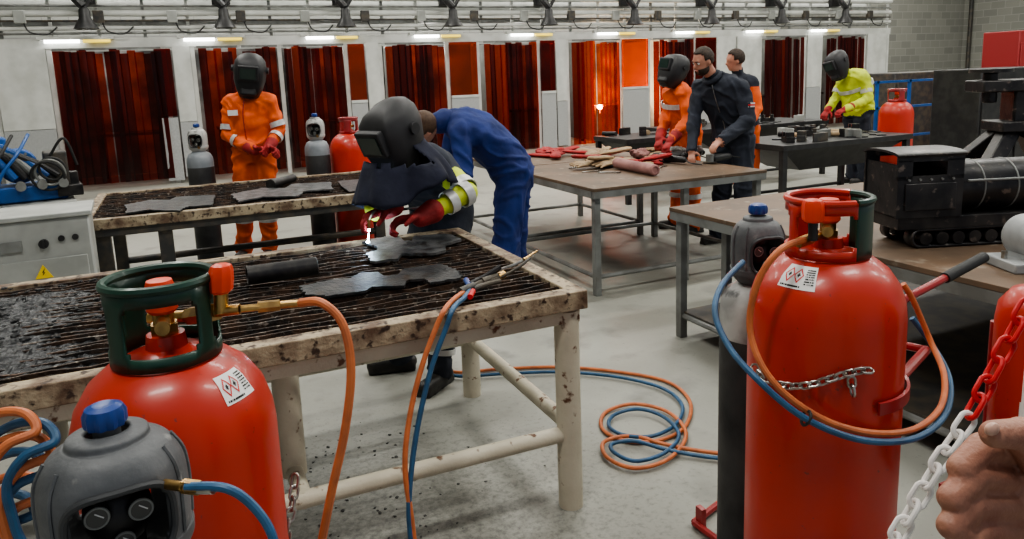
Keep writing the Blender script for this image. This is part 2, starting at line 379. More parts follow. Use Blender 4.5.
for i in range(9):
    x=-1.15+2.07*i
    if root is None:
        root=E('extraction_arm','black fume extraction arm folded above a welding booth','extraction arm',(x,13.95,0),group='fume extraction arms')
        b=nb(); box(b,(0,.2,3.2),(.3,.12,.3)); part('bracket',b,BLACK,root,bevel=.01)
        b=nb(); tube(b,[(-.1,.1,3.35),(-.12,-.1,3.15),(0,-.15,2.98)],.07,10); part('upper_duct',b,BLACK,root)
        b=nb(); tube(b,[(.14,.1,3.4),(.16,-.1,3.2),(.02,-.15,2.98)],.035,8); part('spring_arm',b,BLACK,root)
        b=nb(); lathe(b,[(.05,2.97),(.08,2.93),(.09,2.8),(.17,2.66),(.19,2.63),(.17,2.63),(.07,2.8),(.03,2.95)],20,(0,-.15,0)); part('hood',b,BLACK,root)
    else: dup(root,(x,13.95,0))
# ---------------------------------------------------------------- cutting benches
def bench(loc,L,W,h,label,nb_sl,legs,creamleg,stretch,group=None):
    r0=E('cutting_bench',label,'workbench',loc)
    t=.065
    for nm,c,s in(('rim',(L/2,t/2,h-.035),(L,t,.07)),('rim',(L/2,W-t/2,h-.035),(L,t,.07)),('rim',(t/2,W/2,h-.035),(t,W-2*t,.07)),('rim',(L-t/2,W/2,h-.035),(t,W-2*t,.07))):
        b=nb(); box(b,c,s); part(nm,b,CREAMR,r0,bevel=.004)
    ml=CREAM if creamleg else DARKLEG
    for y in(.05,W-.05):
        b=nb(); box(b,(L/2,y,h-.097),(L-.04,.05,.055)); part('apron',b,ml,r0,bevel=.004)
    for x in(.05,L-.05):
        b=nb(); box(b,(x,W/2,h-.097),(.05,W-.1,.055)); part('apron',b,ml,r0,bevel=.004)
    for i in range(nb_sl):
        y=t+.02+(W-2*t-.04)*i/(nb_sl-1)
        b=nb(); n=int(L/.10); zz=[h-.008+random.uniform(-.010,.003) for _ in range(n+1)]
        vs=[[b.verts.new((t+(L-2*t)*k/n,y+dy+random.uniform(-.0022,.0022),(zz[k] if top_ else h-.06))) for dy,top_ in((-.004,0),(.004,0),(.004,1),(-.004,1))] for k in range(n+1)]
        for a,c in zip(vs,vs[1:]):
            for q in range(4): b.faces.new((a[q],a[(q+1)%4],c[(q+1)%4],c[q]))
        part('slat',b,SLAT,r0,smooth=False)
    for x,y,z0 in legs:
        b=nb()
        if creamleg: cyl(b,(x,y,z0),(x,y,h-.08),.047,seg=24)
        else: box(b,(x,y,(z0+h-.08)/2),(.09,.09,h-.08-z0))
        part('leg',b,ml,r0)
    for p0,p1 in stretch:
        b=nb(); cyl(b,p0,p1,.03,seg=16); part('stretcher',b,ml,r0)
    b=nb(); box(b,(L/2-.45 if creamleg else L/2,W/2,h-.12),(L-1.1,W-.15,.01)); part('catch_tray',b,DARKLEG,r0)
    return r0
L1=3.6
x0=1.30-L1
b1=bench((x0,2.27,0),L1,1.35,.87,'long cream steel cutting bench with burnt slatted top and rusty rim',26,
 [(L1-.06,.06,0),(L1-.03,1.19,0),(.1,.1,0),(.1,1.2,0),(L1-1.9,1.19,0),(L1-1.05,.3,.28)],True,
 [((L1-.06,.06,.30),(.1,.1,.30)),((L1-.04,.08,.31),(L1-.03,1.19,.31)),((L1-.03,1.19,.31),(.1,1.2,.31)),((L1-1.05,.3,.30),(L1-1.05,.06,.30)),((L1-1.95,.15,.75),(L1-2.2,.6,.3))])
b2=bench((-.65,5.47,0),2.45,1.45,.82,'long dark steel cutting bench with burnt slatted top',24,
 [(.12,.1,0),(2.3,.1,0),(.12,1.35,0),(2.3,1.35,0),(.5,.1,0)],False,[((.12,.1,.25),(2.3,.1,.25)),((.12,1.35,.25),(2.3,1.35,.25))])
def wtable(loc,L,W,h,label,topm,legm,st=True,mids=(),shelf=False):
    r0=E('work_table',label,'table',loc)
    b=nb(); box(b,(L/2,W/2,h-.012),(L,W,.024)); part('table_top',b,topm,r0,bevel=.002)
    for c,s in(((L/2,.02,h-.05),(L-.01,.04,.05)),((L/2,W-.02,h-.05),(L-.01,.04,.05)),((.02,W/2,h-.05),(.04,W-.08,.05)),((L-.02,W/2,h-.05),(.04,W-.08,.05))):
        b=nb(); box(b,c,s); part('rail',b,legm,r0)
    for x,y in [(.05,.06),(L-.05,.06),(.05,W-.06),(L-.05,W-.06)]+list(mids):
        b=nb(); box(b,(x,y,(h-.03)/2),(.05,.05,h-.03)); part('leg',b,legm,r0,bevel=.003)
    if st:
        for p0,p1 in(((.05,.06,.14),(L-.05,.06,.14)),((.05,W-.06,.14),(L-.05,W-.06,.14)),((.05,.06,.14),(.05,W-.06,.14)),((L-.05,.06,.14),(L-.05,W-.06,.14))):
            b=nb(); cyl(b,p0,p1,.018,seg=8); part('stretcher',b,legm,r0)
    if shelf:
        b=nb(); box(b,(L/2,W/2,.16),(L-.1,W-.12,.02)); part('lower_shelf',b,DARKLEG,r0)
    return r0
wtable((2.69,4.58,0),1.62,1.55,.82,'worn brown topped grey steel work table piled with gloves and tools',TTOP,GSTEEL,True,[(.85,.06)])
wtable((2.74,6.16,0),1.5,1.35,.82,'worn brown topped grey steel work table with red gloves',TTOP,GSTEEL,True)
wtable((2.69,1.0,0),2.9,2.68,.82,'large brown topped grey steel work table holding a model locomotive',TTOP,GSTEEL,True,[(.05,1.4),(1.3,2.6),(.4,2.62)],shelf=True)
def blackbench(loc,L,W,h,label):
    r0=E('downdraft_bench',label,'workbench',loc)
    b=nb(); box(b,(L/2,W/2,h-.03),(L,W,.06)); part('bench_top',b,BLACK,r0,bevel=.004)
    b=nb(); rings(b,[[V((L/2+sx*a,W/2+sy*c,z)) for sx,sy in((-1,-1),(1,-1),(1,1),(-1,1))] for a,c,z in((L/2-.05,W/2-.05,h-.06),(L/4,W/4,h-.32))]); part('hopper',b,BLACK,r0)
    for x in(.05,L-.05):
        for y in(.05,W-.05):
            b=nb(); box(b,(x,y,(h-.06)/2),(.06,.06,h-.06)); part('leg',b,BLACK,r0)
    for p0,p1 in(((.05,.05,.15),(L-.05,.05,.15)),((.05,W-.05,.15),(L-.05,W-.05,.15))):
        b=nb(); cyl(b,p0,p1,.02,seg=8); part('stretcher',b,BLACK,r0)
    return r0
blackbench((5.72,5.85,0),1.95,1.0,.82,'matt black steel cutting bench with hopper underneath')
blackbench((6.3,8.2,0),2.6,1.0,.82,'long matt black steel bench further from the others')
blackbench((5.0,7.7,0),1.1,.8,.82,'small matt black steel bench behind the standing people')
# ---------------------------------------------------------------- gas cylinders
RC=.197; DZ=.035
PROF=[(.13,.03),(.168,.0),(.172,.0),(.172,.045),(RC-.006,.06),(RC,.085),(RC,.96+DZ),(RC-.004,1.0+DZ),(RC-.018,1.045+DZ),(RC-.045,1.085+DZ),(RC-.08,1.112+DZ),(RC-.12,1.128+DZ),(.04,1.14+DZ),(.036,1.165+DZ),(.001,1.165+DZ)]
def surf(ang,s):
    pts=[V((r,z)) for r,z in PROF if z>=.9 and r>.05]; pts.insert(0,V((RC,.9+DZ)))
    acc=0
    for a,c in zip(pts,pts[1:]):
        l=(c-a).length
        if acc+l>=s:
            p=a+(c-a)*((s-acc)/l) if l else a; break
        acc+=l
    else: p=pts[-1]
    t=(c-a).normalized(); n=V((t.y,-t.x)); return p,n
def patch(poly_fn,a0,a1,s0,s1,off,nu=8,nv=8):
    b=nb(); vs=[]
    for j in range(nv+1):
        row=[]
        for i in range(nu+1):
            aa=rad(a0+(a1-a0)*i/nu); p,n=surf(aa,s0+(s1-s0)*j/nv); q=p+n*off
            row.append(b.verts.new((q.x*cos(aa),q.x*sin(aa),q.y)))
        vs.append(row)
    for j in range(nv):
        for i in range(nu):
            u=(i+.5)/nu;v=(j+.5)/nv
            if poly_fn(u,v): b.faces.new((vs[j][i],vs[j][i+1],vs[j+1][i+1],vs[j+1][i]))
    bmesh.ops.delete(b,geom=[v for v in b.verts if not v.link_faces],context='VERTS')
    return b
def guard(r0,z0,z1,rg,wins,m,arc=(0,360),name='valve_guard'):
    b=nb(); seg=90
    zs=[z0,z0+.025,z0+.035,z1-.04,z1-.03,z1]
    def inwin(a,j):
        for s,e in wins:
            s2,e2=(s+4,e-4) if j in(1,3) else (s,e)
            if j in(1,2,3) and (a-s2)%360<=(e2-s2): return True
        return False
    vs=[[b.verts.new((rg*cos(2*pi*i/seg),rg*sin(2*pi*i/seg),z)) for i in range(seg)] for z in zs]
    ina=lambda a:(a-arc[0])%360<(arc[1]-arc[0]) or arc[1]-arc[0]>=360
    for j in range(5):
        for i in range(seg):
            a=(i+.5)*360/seg
            if not inwin(a,j) and ina(a): b.faces.new((vs[j][i],vs[j][(i+1)%seg],vs[j+1][(i+1)%seg],vs[j+1][i]))
    bmesh.ops.delete(b,geom=[v for v in b.verts if not v.link_faces],context='VERTS')
    bmesh.ops.recalc_face_normals(b,faces=b.faces)
    o=part(name,b,m,r0,recalc=False)
    sm=o.modifiers.new('s','SOLIDIFY'); sm.thickness=.007
    b=nb()
    if arc[1]-arc[0]>=360: torus(b,(0,0,z1),rg-.003,.009,seg=60)
    else: tube(b,[((rg-.003)*cos(rad(a)),(rg-.003)*sin(rad(a)),z1) for a in range(int(arc[0]),int(arc[1])+1,6)],.009,8,smooth=False)
    part('guard_rim',b,m,r0)
def propane(loc,label,rz,wins,lab=None,rg=.105,gm=None,split=None,sc=1.):
    r0=E('gas_cylinder',label,'gas cylinder',loc,rz); r0.scale=(sc,sc,1)
    b=nb(); lathe(b,PROF,64); part('cylinder_body',b,RED,r0,ang=50)
    if split:
        guard(r0,1.122+DZ,1.305,rg,wins,DGREEN,split); guard(r0,1.122+DZ,1.305,rg,wins,RED,(split[1],split[0]+360))
    else: guard(r0,1.122+DZ,1.305,rg,wins,gm or DGREEN)
    b=nb(); cyl(b,(0,0,1.16),(0,0,1.24),.02,seg=20); cyl(b,(0,0,1.20),(0,0,1.22),.028,seg=6); cyl(b,(0,0,1.225),(.06,0,1.225),.014); part('valve',b,BRASS,r0)
    b=nb(); lathe(b,[(.001,1.240),(.024,1.240),(.030,1.247),(.028,1.265),(.030,1.285),(.024,1.302),(.001,1.304)],16); part('valve_knob',b,ORKNOB,r0)
    if lab:
        a0,a1,s0,s1=lab
        b=patch(lambda u,v:True,a0,a1,s0,s1,.0012); part('label_sticker',b,WSTK,r0)['label']='white warning sticker with red hazard diamonds'
        for cx in(.22,.5):
            b=patch(lambda u,v:.11<abs(u-cx)/1.0+abs(v-.55)*.45<.15 ,a0,a1,s0,s1,.002,90,60); part('hazard_diamond',b,REDM,r0)
            b=patch(lambda u,v:abs(u-cx)+abs(v-.55)*.45<.05,a0,a1,s0,s1,.002,60,40); part('hazard_symbol',b,BLK,r0)
        b=patch(lambda u,v:(.7<u<.95 and .15<v<.85 and int(v*20)%2==0 and noise.noise(V((u*60,int(v*20)*3.1,0)))>-.25) or (.06<u<.62 and .06<v<.13 and noise.noise(V((u*70,5,0)))>-.2),a0,a1,s0,s1,.002,60,60); part('label_text',b,BLK,r0)
    return r0
def shroud(r0,zb,rad_,m):
    z=zb
    prof=[(rad_*.62,0),(rad_*.78,.010),(rad_*.97,.030),(rad_*1.0,.045),(rad_*1.0,.052),(rad_*.97,.055),(rad_*.985,.085),(rad_*.985,.130),(rad_*.94,.160),(rad_*.80,.186),(rad_*.62,.198),(rad_*.56,.200),(rad_*.52,.210),(rad_*.3,.214)]
    b=nb(); seg=96
    pr=crom([V((r,zz,0)) for r,zz in prof],4)
    WA,WZ,WH=42,.100,.056
    def rr_at(zz):
        for a,c in zip(pr,pr[1:]):
            if a.y<=zz<=c.y: return a.x+(c.x-a.x)*((zz-a.y)/max(c.y-a.y,1e-6))
        return pr[-1].x
    vs=[[b.verts.new((p.x*cos(2*pi*i/seg),p.x*sin(2*pi*i/seg)*.92,z+p.y)) for i in range(seg)] for p in pr]
    for j in range(len(vs)-1):
        for i in range(seg):
            a=(i+.5)*360/seg; zz=(pr[j].y+pr[j+1].y)/2
            da=abs((a-270+180)%360-180); db=abs((a-90+180)%360-180)
            if (da/WA)**3+(abs(zz-WZ)/WH)**3<1: continue
            if (db/38)**3+(abs(zz-.10)/.05)**3<1: continue
            b.faces.new((vs[j][i],vs[j][(i+1)%seg],vs[j+1][(i+1)%seg],vs[j+1][i]))
    bmesh.ops.recalc_face_normals(b,faces=b.faces)
    o=part('valve_shroud',b,m,r0,recalc=False,ang=40); sm=o.modifiers.new('s','SOLIDIFY'); sm.thickness=.008
    pts=[]
    for k in range(48):
        t=2*pi*k/48; cx=abs(cos(t))**(2/3)*(1 if cos(t)>=0 else -1); sy=abs(sin(t))**(2/3)*(1 if sin(t)>=0 else -1)
        a=rad(270+WA*1.02*cx); zz=WZ+WH*1.03*sy; q=rr_at(zz)+.002; pts.append((q*cos(a),q*sin(a)*.92,z+zz))
    b=nb(); tube(b,pts,.0055,8,smooth=False,closed=True); part('window_rim',b,DGREYPL,r0)
    for a in(215,325,180,0):
        q=[]
        for zz in(.055,.09,.13,.16,.186):
            r_=rr_at(zz)+.001; q.append((r_*cos(rad(a)),r_*sin(rad(a))*.92,z+zz))
        b=nb(); tube(b,q,.0035,6); part('moulded_rib',b,m,r0)
    b=nb(); cyl(b,(0,0,z-.02),(0,0,z+.14),.032,seg=20); ell(b,(0,0,z+.09),(.045,.045,.055)); part('regulator_body',b,BLACKM,r0)
    for dx,dz,rr in((-.027,.112,.017),(.027,.106,.017),(.002,.066,.015)):
        b=nb(); cyl(b,(dx,-.02,z+dz),(dx,-.050,z+dz),rr,seg=28); g=part('gauge',b,BLACKM,r0,bevel=.002)
        b=nb(); torus(b,(dx,-.050,z+dz),rr*.86,.002,(0,1,0),28,6); part('gauge_rim',b,GSTEEL,g)
        b=nb(); cyl(b,(dx,-.0502,z+dz),(dx,-.0508,z+dz),rr*.78,seg=28); part('gauge_face',b,GAUGE,g)
        b=nb(); box(b,(dx+.003,-.0514,z+dz+.003),(rr*.8,.001,.0016),M.Rotation(.7,3,'Y')); part('gauge_needle',b,WSTK,g)
    b=nb(); cyl(b,(.02,-.05,z+.045),(.035,-.078,z+.04),.012,seg=12); part('outlet',b,BRASS,r0)
    b=nb(); cyl(b,(0,0,z+.195),(0,0,z+.222),.018,seg=16); part('knob_stem',b,GREYPL,r0)
    b=nb(); n=40
    prof=[(.6,.218),(.95,.221),(1.0,.226),(1.0,.240),(.9,.248),(.55,.252),(.3,.250)]
    rings(b,[[V(((rk*.027+(.0018*cos(i*pi/2) if .9<rk else 0))*cos(2*pi*i/n),(rk*.027+(.0018*cos(i*pi/2) if .9<rk else 0))*sin(2*pi*i/n),z+zz)) for i in range(n)] for rk,zz in prof]); part('control_knob',b,BLUEKNOB,r0)
def oxygen(loc,label,rz,rr=.1,sh=.09,h=.97,shoulder=WHITE,shm=None,wl=.19,body=BLACK):
    r0=E('gas_cylinder',label,'gas cylinder',loc,rz)
    b=nb(); lathe(b,[(.001,.02),(rr*.8,.0),(rr,.02),(rr,h-wl)],40); part('cylinder_body',b,body,r0)
    b=nb(); lathe(b,[(rr,h-wl),(rr,h-.1),(rr*.97,h-.06),(rr*.8,h-.02),(rr*.5,h),(.03,h+.01)],40); part('cylinder_shoulder',b,shoulder,r0)
    shroud(r0,h,sh,shm or GREYPL); return r0
GR=(1.53,1.40,0)
propane(GR,'tall red propane cylinder with red and green valve guard',-138,[(-42,38),(150,205),(235,300)],lab=(-42,-8,.165,.235),rg=.107,split=(40,150))
OX=at(757,260,2.25)
WORNW=mat('worn_white_paint',(.46,.46,.44),.5,0,(.34,.34,.32),6,c3=(.12,.12,.12),ns3=12,lo3=.58,hi3=.66)
DKBODY=mat('worn_black_paint',(.018,.018,.02),.5,0,(.05,.05,.05),5,bump=.1)
WORNG=mat('scuffed_grey_paint',(.24,.24,.23),.5,0,(.42,.42,.40),9,c3=(.06,.06,.06),ns3=12,lo3=.56,hi3=.64)
oxygen((OX.x,OX.y,0),'slim dark oxygen cylinder with scuffed shoulder and grey valve shroud',-10,.112,.083,.98,shoulder=WORNG,wl=.17,body=DKBODY)
GL=(-.045-.016,1.475+.007,0)
propane(GL,'tall red propane cylinder with dark green valve guard near the bench',-92,[(-40,38),(62,100),(128,205),(232,292)],lab=(36,62,.155,.215),rg=.105,sc=.925)
o2=at(108,440,.98)
oxygen((o2.x,o2.y,0),'slim black oxygen cylinder with large grey valve shroud and blue knob',8,.1,.098,.965)
GSH=mat('grey_shoulder',(.25,.27,.29),.45,c2=(.18,.2,.22))
p=wq(212,6.7,0); oxygen((p.x,p.y,0),'slim dark cylinder with grey shoulder behind the slatted bench',-24,.115,.085,1.08,shoulder=GSH,shm=WORNW,wl=.14,body=DKBODY)
p=wq(326,7.0,0); oxygen((p.x,p.y,0),'slim dark cylinder with pale shroud beside a red propane cylinder',-24,.115,.085,1.12,shoulder=GSH,shm=WORNW,wl=.14,body=DKBODY)
p=wq(358,7.2,0); propane((p.x,p.y,0),'red propane cylinder standing behind the slatted bench',30,[(0,80),(120,200),(240,320)],gm=TROL,rg=.09)
p=wq(892,9.15,0); propane((p.x,p.y,0),'red propane cylinder standing beyond the black bench',30,[(0,80),(120,200),(240,320)],gm=TROL)
# fire extinguisher on a stand
p=wq(1010,1.66,0); fe=E('fire_extinguisher','red fire extinguisher with black hose on a tubular stand','fire extinguisher',(p.x,p.y,0))
b=nb(); lathe(b,[(.001,.56),(.09,.56),(.10,.58),(.10,1.03),(.095,1.07),(.07,1.105),(.03,1.12),(.001,1.12)],40); part('extinguisher_body',b,RED,fe)
b=nb(); cyl(b,(0,0,1.11),(0,0,1.155),.022); part('valve_head',b,BLACK,fe)
b=nb(); box(b,(-.02,-.02,1.16),(.09,.02,.012)); part('carry_handle',b,BLACK,fe)
b=nb(); tube(b,[(.02,-.02,1.15),(.10,-.06,1.12),(.125,-.04,.95),(.11,-.03,.7)],.011,10); part('discharge_hose',b,RUBBER,fe)
b=nb(); rings(b,[[V((.1005*cos(rad(a)),.1005*sin(rad(a)),z)) for a in range(190,278,8)]+[V((.1015*cos(rad(a)),.1015*sin(rad(a)),z)) for a in range(272,186,-8)] for z in(.76,.86)]); part('instruction_label',b,WSTK,fe)
b=nb(); cyl(b,(0,.11,0),(0,.11,1.0),.014); box(b,(0,.06,.545),(.18,.22,.02)); cyl(b,(0,.05,0),(0,.05,.02),.17,seg=28); part('stand',b,TROL,fe)
# trolley
TO=V((1.66,1.60,0))
tr=E('cylinder_trolley','dark red steel cylinder trolley with black rubber grips','trolley',TO)
q=onz(694,522,.02)-TO
b=nb()
for p0,p1 in(((q.x,q.y,.018),(q.x+.05,q.y-.75,.018)),((q.x+.3,q.y+.1,.018),(q.x+.40,q.y-.70,.018)),((q.x,q.y,.018),(q.x+.3,q.y+.1,.018)),((q.x+.05,q.y-.75,.018),(q.x+.40,q.y-.70,.018))):
    cyl(b,p0,p1,.013,seg=8)
part('base_frame',b,TROL,tr)
b=nb(); box(b,(q.x+.015,q.y-.02,.05),(.02,.035,.07)); part('foot_bracket',b,TROL,tr)
hp0=at(905,299,2.1)-TO; hp1=at(945,278,2.2)-TO; hp2=at(984,257,2.3)-TO
for dx,dy in((.05,.0),(.16,.06)):
    b=nb(); tube(b,[(dx,dy,.02),(dx,dy,.93)],.016,12,smooth=False); part('upright',b,TROL,tr)
b=nb(); cyl(b,(.05,.0,.55),(.16,.06,.55),.014); part('cross_bar',b,TROL,tr)
b=nb(); tube(b,[(.16,.06,.92),hp0-V((.05,.0,.04)),hp0,hp1],.012,10,smooth=False); part('handle',b,TROL,tr)
b=nb(); cyl(b,hp1,hp2,.017); part('grip',b,RUBBER,tr)
for dx,dy in((.30,-.25),(.30,.42)):
    b=nb(); cyl(b,(dx,dy-.02,.1),(dx,dy+.02,.1),.085,seg=28); torus(b,(dx,dy,.1),.078,.022,(0,1,0)); part('wheel',b,RUBBER,tr)
bk1=at(890,368,1.95)
pts=[]
for a in range(-70,60,8):
    aa=rad(-60+a*.55); pts.append(V((GR[0]+.207*cos(aa)-TO.x,GR[1]+.207*sin(aa)-TO.y,bk1.z)))
b=nb(); rs=[]
for p in pts:
    n=V((p.x+TO.x-GR[0],p.y+TO.y-GR[1],0)).normalized()
    rs.append([p-n*.004-V((0,0,.016)),p+n*.004-V((0,0,.016)),p+n*.004+V((0,0,.016)),p-n*.004+V((0,0,.016))])
rings(b,rs); part('holding_bracket',b,TROL,tr)
b=nb(); cyl(b,pts[-1],at(926,350,2.05)-TO,.014,seg=10); cyl(b,at(926,350,2.05)-TO,V((.16,.06,at(926,350,2.05).z)),.012,seg=10); part('bracket_arm',b,TROL,tr)
# ---------------------------------------------------------------- chains
def link(bm,p,d,up,l,w,r):
    d=d.normalized(); s=d.cross(up).normalized(); pts=[]
    hl=l/2-w/2; hw=w/2
    for k in range(16):
        a=2*pi*k/16; x=cos(a)*hw; y=sin(a)*hw
        pts.append(p+s*y+d*(x+(hl if x>0 else -hl)))
    tube(bm,pts,r,8,smooth=False,closed=True)
def chain(pts,pitch,l,w,r,mf,label):
    P=crom(pts,20); acc=0;k=0
    r0=E('chain',label,'chain',P[0])
    for a,c in zip(P,P[1:]):
        acc+=(c-a).length
        if acc>=pitch:
            acc=0; d=c-a; side=V((0,0,1)).cross(d).normalized() if abs(d.normalized().z)<.98 else V((1,0,0))
            u2=d.cross(side).normalized()
            b=nb(); link(b,c-P[0],d,(side+u2*.4 if k%2 else u2-side*.4),l,w,r); part('chain_link',b,mf(k),r0); k+=1
    return r0
def oncyl(u,v,off=.012):
    r=ray(u,v); ox,oy=CAM.x-GR[0],CAM.y-GR[1]; A=r.x**2+r.y**2; B=2*(ox*r.x+oy*r.y); C=ox*ox+oy*oy-(RC+off)**2
    D=max(B*B-4*A*C,0); t=(-B-math.sqrt(D))/(2*A); return CAM+r*t
chain([oncyl(752,362),oncyl(758,372),oncyl(768,380),oncyl(782,385),oncyl(798,386),oncyl(814,384),oncyl(830,379),oncyl(846,374),oncyl(860,371),oncyl(874,370)],.021,.029,.019,.0032,lambda k:CHAIN,'steel link chain around the red cylinder')
chain([oncyl(850,374,.02),oncyl(852,384,.02),oncyl(853,396,.02)],.021,.029,.019,.0032,lambda k:CHAIN,'short loose end of steel chain')
chain([at(1045,273,1.22),at(1004,350,1.2),at(972,412,1.18),at(940,462,1.16),at(912,510,1.15),at(884,560,1.14)],.033,.046,.027,.0045,lambda k:PRED if k<7 else PWH,'red and white plastic barrier chain hanging diagonally')
p=at(1047,270,1.22); bp=E('barrier_post','white plastic barrier post holding the plastic chain','post',(p.x,p.y,0))
b=nb(); cyl(b,(0,0,.02),(0,0,p.z+.02),.02,seg=16); part('post',b,PWH,bp); b=nb(); cyl(b,(0,0,0),(0,0,.03),.14,seg=28); part('base',b,BLACK,bp)
chain([at(296,470,1.42),at(293,500,1.40),at(285,540,1.38),at(275,590,1.36)],.021,.029,.019,.003,lambda k:CHAIN,'steel link chain behind the red cylinder')
# ---------------------------------------------------------------- hoses
def hose(pts,m,label,r=.0085,n=8):
    b=nb(); tube(b,pts,r,10,n); return top('gas_hose',b,m,label,'hose')
hose([at(804,240,1.83),at(780,250,1.76),at(758,282,1.76),at(750,330,1.76),at(770,378,1.70),at(815,415,1.68),at(865,432,1.68),at(912,430,1.76),at(940,408,1.85),at(944,375,1.95),at(930,340,2.05),at(913,300,2.05),at(903,284,2.05)],ORHOSE,'orange rubber gas hose looped around the red cylinder')
hose([at(743,262,2.12),at(722,285,2.02),at(715,312,1.92),at(728,345,1.82),at(756,378,1.70),at(803,417,1.66),at(862,440,1.66),at(916,438,1.74),at(946,413,1.85),at(949,378,1.97),at(932,345,2.08),at(912,318,2.1)],BLHOSE,'blue rubber gas hose looped around the red cylinder')
b=nb(); torus(b,at(806,418,1.67),.018,.004,at(830,430,1.67)-at(790,412,1.67),16,6); top('cable_tie',b,RUBBER,'black tie binding the two hoses together','tie')
hose([at(300,303,1.36),at(322,303,1.34),at(343,325,1.33),at(351,370,1.32),at(345,430,1.31),at(332,490,1.3),at(318,560,1.3)],ORHOSE,'thick orange gas hose arching from the brass fitting',r=.0085)
hose([at(186,487,.93),at(225,488,.92),at(252,505,.92),at(272,535,.91),at(280,580,.9)],BLHOSE,'blue hose leaving the grey shroud',r=.0065)
for i,(m,l,dx,dy) in enumerate([(ORHOSE,'orange hose coiled beside the shroud',0,0),(BLHOSE,'blue hose coiled beside the shroud',-4,16),(ORHOSE,'orange hose bundled low beside the shroud',-6,40),(BLHOSE,'blue hose bundled beside the shroud',5,-14),(ORHOSE,'orange hose curling at the edge of the bundle',-14,-24),(BLHOSE,'blue hose curling low in the bundle',-16,58)]):
    e=at(30+dx,600,1.05)
    hose([at(-40+dx,470+dy,1.15),at(5+dx,440+dy,1.12),at(38+dx,437+dy,1.1),at(50+dx,455+dy,1.08),at(20+dx,470+dy,1.06),at(2+dx,500+dy,1.05),at(10+dx,540+dy,1.05),e,V((e.x-.05,e.y,.4)),V((e.x-.06,e.y,.01))],m,l,r=.0075)
for m,l,du,dv in((ORHOSE,'orange hose draped from the torch over the bench edge',0,0),(BLHOSE,'blue hose draped from the torch over the bench edge',10,2)):
    hose([onz(470,288+dv,.893),onz(458+du*.6,296+dv,.893),onz(450+du*.6,303+dv,.89),ony(444+du*.7,311+dv,2.245),ony(436+du,328,2.235),ony(422+du,366,2.215),ony(410+du,415,2.19),ony(405+du*.7,465,2.16),ony(411-du*.2,515,2.14),ony(418-du*.3,570,2.12)],m,l,r=.009)
def g(u,v,z=.012): return onz(u,v,z)
base=[(432,362),(455,372),(500,369),(560,367),(620,372),(668,382),(690,402),(684,428),(655,441),(622,440),(602,428),(606,412),(634,404),(668,412),(686,434),(670,458),(636,468),(608,458),(604,442),(632,436),(664,444),(694,450),(728,454),(770,456)]
hose([g(u,v,.012+(.008 if i>11 else 0)) for i,(u,v) in enumerate(base)],ORHOSE,'orange hose coiled on the concrete floor',r=.009,n=12)
b2_=[(434,366),(457,376),(500,374),(560,372),(618,377),(662,388),(682,405),(676,424),(652,436),(624,435),(609,426),(614,415),(638,409),(664,417),(679,435),(664,453),(636,461),(615,453),(612,444),(634,441),(664,449),(694,455),(728,459),(770,461)]
hose([g(u,v,.020+(.010 if 11<i<21 else 0)) for i,(u,v) in enumerate(b2_)],BLHOSE,'blue hose coiled on the concrete floor',r=.009,n=12)
ft=E('hose_fitting','brass hose connector with orange-red regulator knob','fitting',at(222,290,1.37))
o=V(ft.location)
def rel(u,v,Y): return at(u,v,Y)-o
def ribknob(bm,u,v0,v1,Y,rr):
    n=32; k=(v1-v0)
    rings(bm,[[rel(u,v0+k*t,Y)+V(((r_*rr+.0012*cos(i*pi/2))*cos(2*pi*i/n),(r_*rr+.0012*cos(i*pi/2))*sin(2*pi*i/n),0)) for i in range(n)] for t,r_ in((0,.7),(.1,.95),(.45,1),(.8,.95),(.95,.8),(1,.5))])
b=nb(); cyl(b,rel(150,318,1.42),rel(190,316,1.40),.012); cyl(b,rel(190,316,1.40),rel(215,312,1.33),.018,seg=6); cyl(b,rel(215,312,1.33),rel(240,309,1.33),.010); cyl(b,rel(240,309,1.33),rel(262,307,1.35),.007); cyl(b,rel(258,307,1.35),rel(280,305,1.36),.011,seg=6); cyl(b,rel(280,305,1.36),rel(303,303,1.36),.0075)
part('connector',b,BRASS,ft)
b=nb(); cyl(b,rel(221,312,1.33),rel(221,292,1.33),.013); part('regulator',b,BRASS,ft)
b=nb(); ribknob(b,221,293,264,1.33,.0215); part('regulator_knob',b,ORKNOB,ft)
ft=E('hose_fitting','brass connector joining the shroud and blue hose','fitting',at(186,487,.95)); o=V(ft.location)
b=nb(); cyl(b,rel(150,482,.97),rel(186,487,.93),.007); cyl(b,rel(183,486,.935),rel(200,488,.93),.010,seg=6); part('connector',b,BRASS,ft)
b=nb(); cyl(b,rel(198,488,.93),rel(214,488,.925),.0085); part('ferrule',b,CHAIN,ft)
ft=E('hose_fitting','brass connector with orange-red knob above orange hose','fitting',at(800,241,1.83)); o=V(ft.location)
b=nb(); cyl(b,rel(826,234,1.88),rel(800,242,1.83),.01); cyl(b,rel(812,238,1.85),rel(798,243,1.83),.014,seg=6); part('connector',b,BRASS,ft)
b=nb(); cyl(b,rel(813,240,1.82),rel(813,222,1.82),.012); part('regulator',b,BLACK,ft)
b=nb(); ribknob(b,813,222,199,1.80,.026); part('regulator_knob',b,ORKNOB,ft)
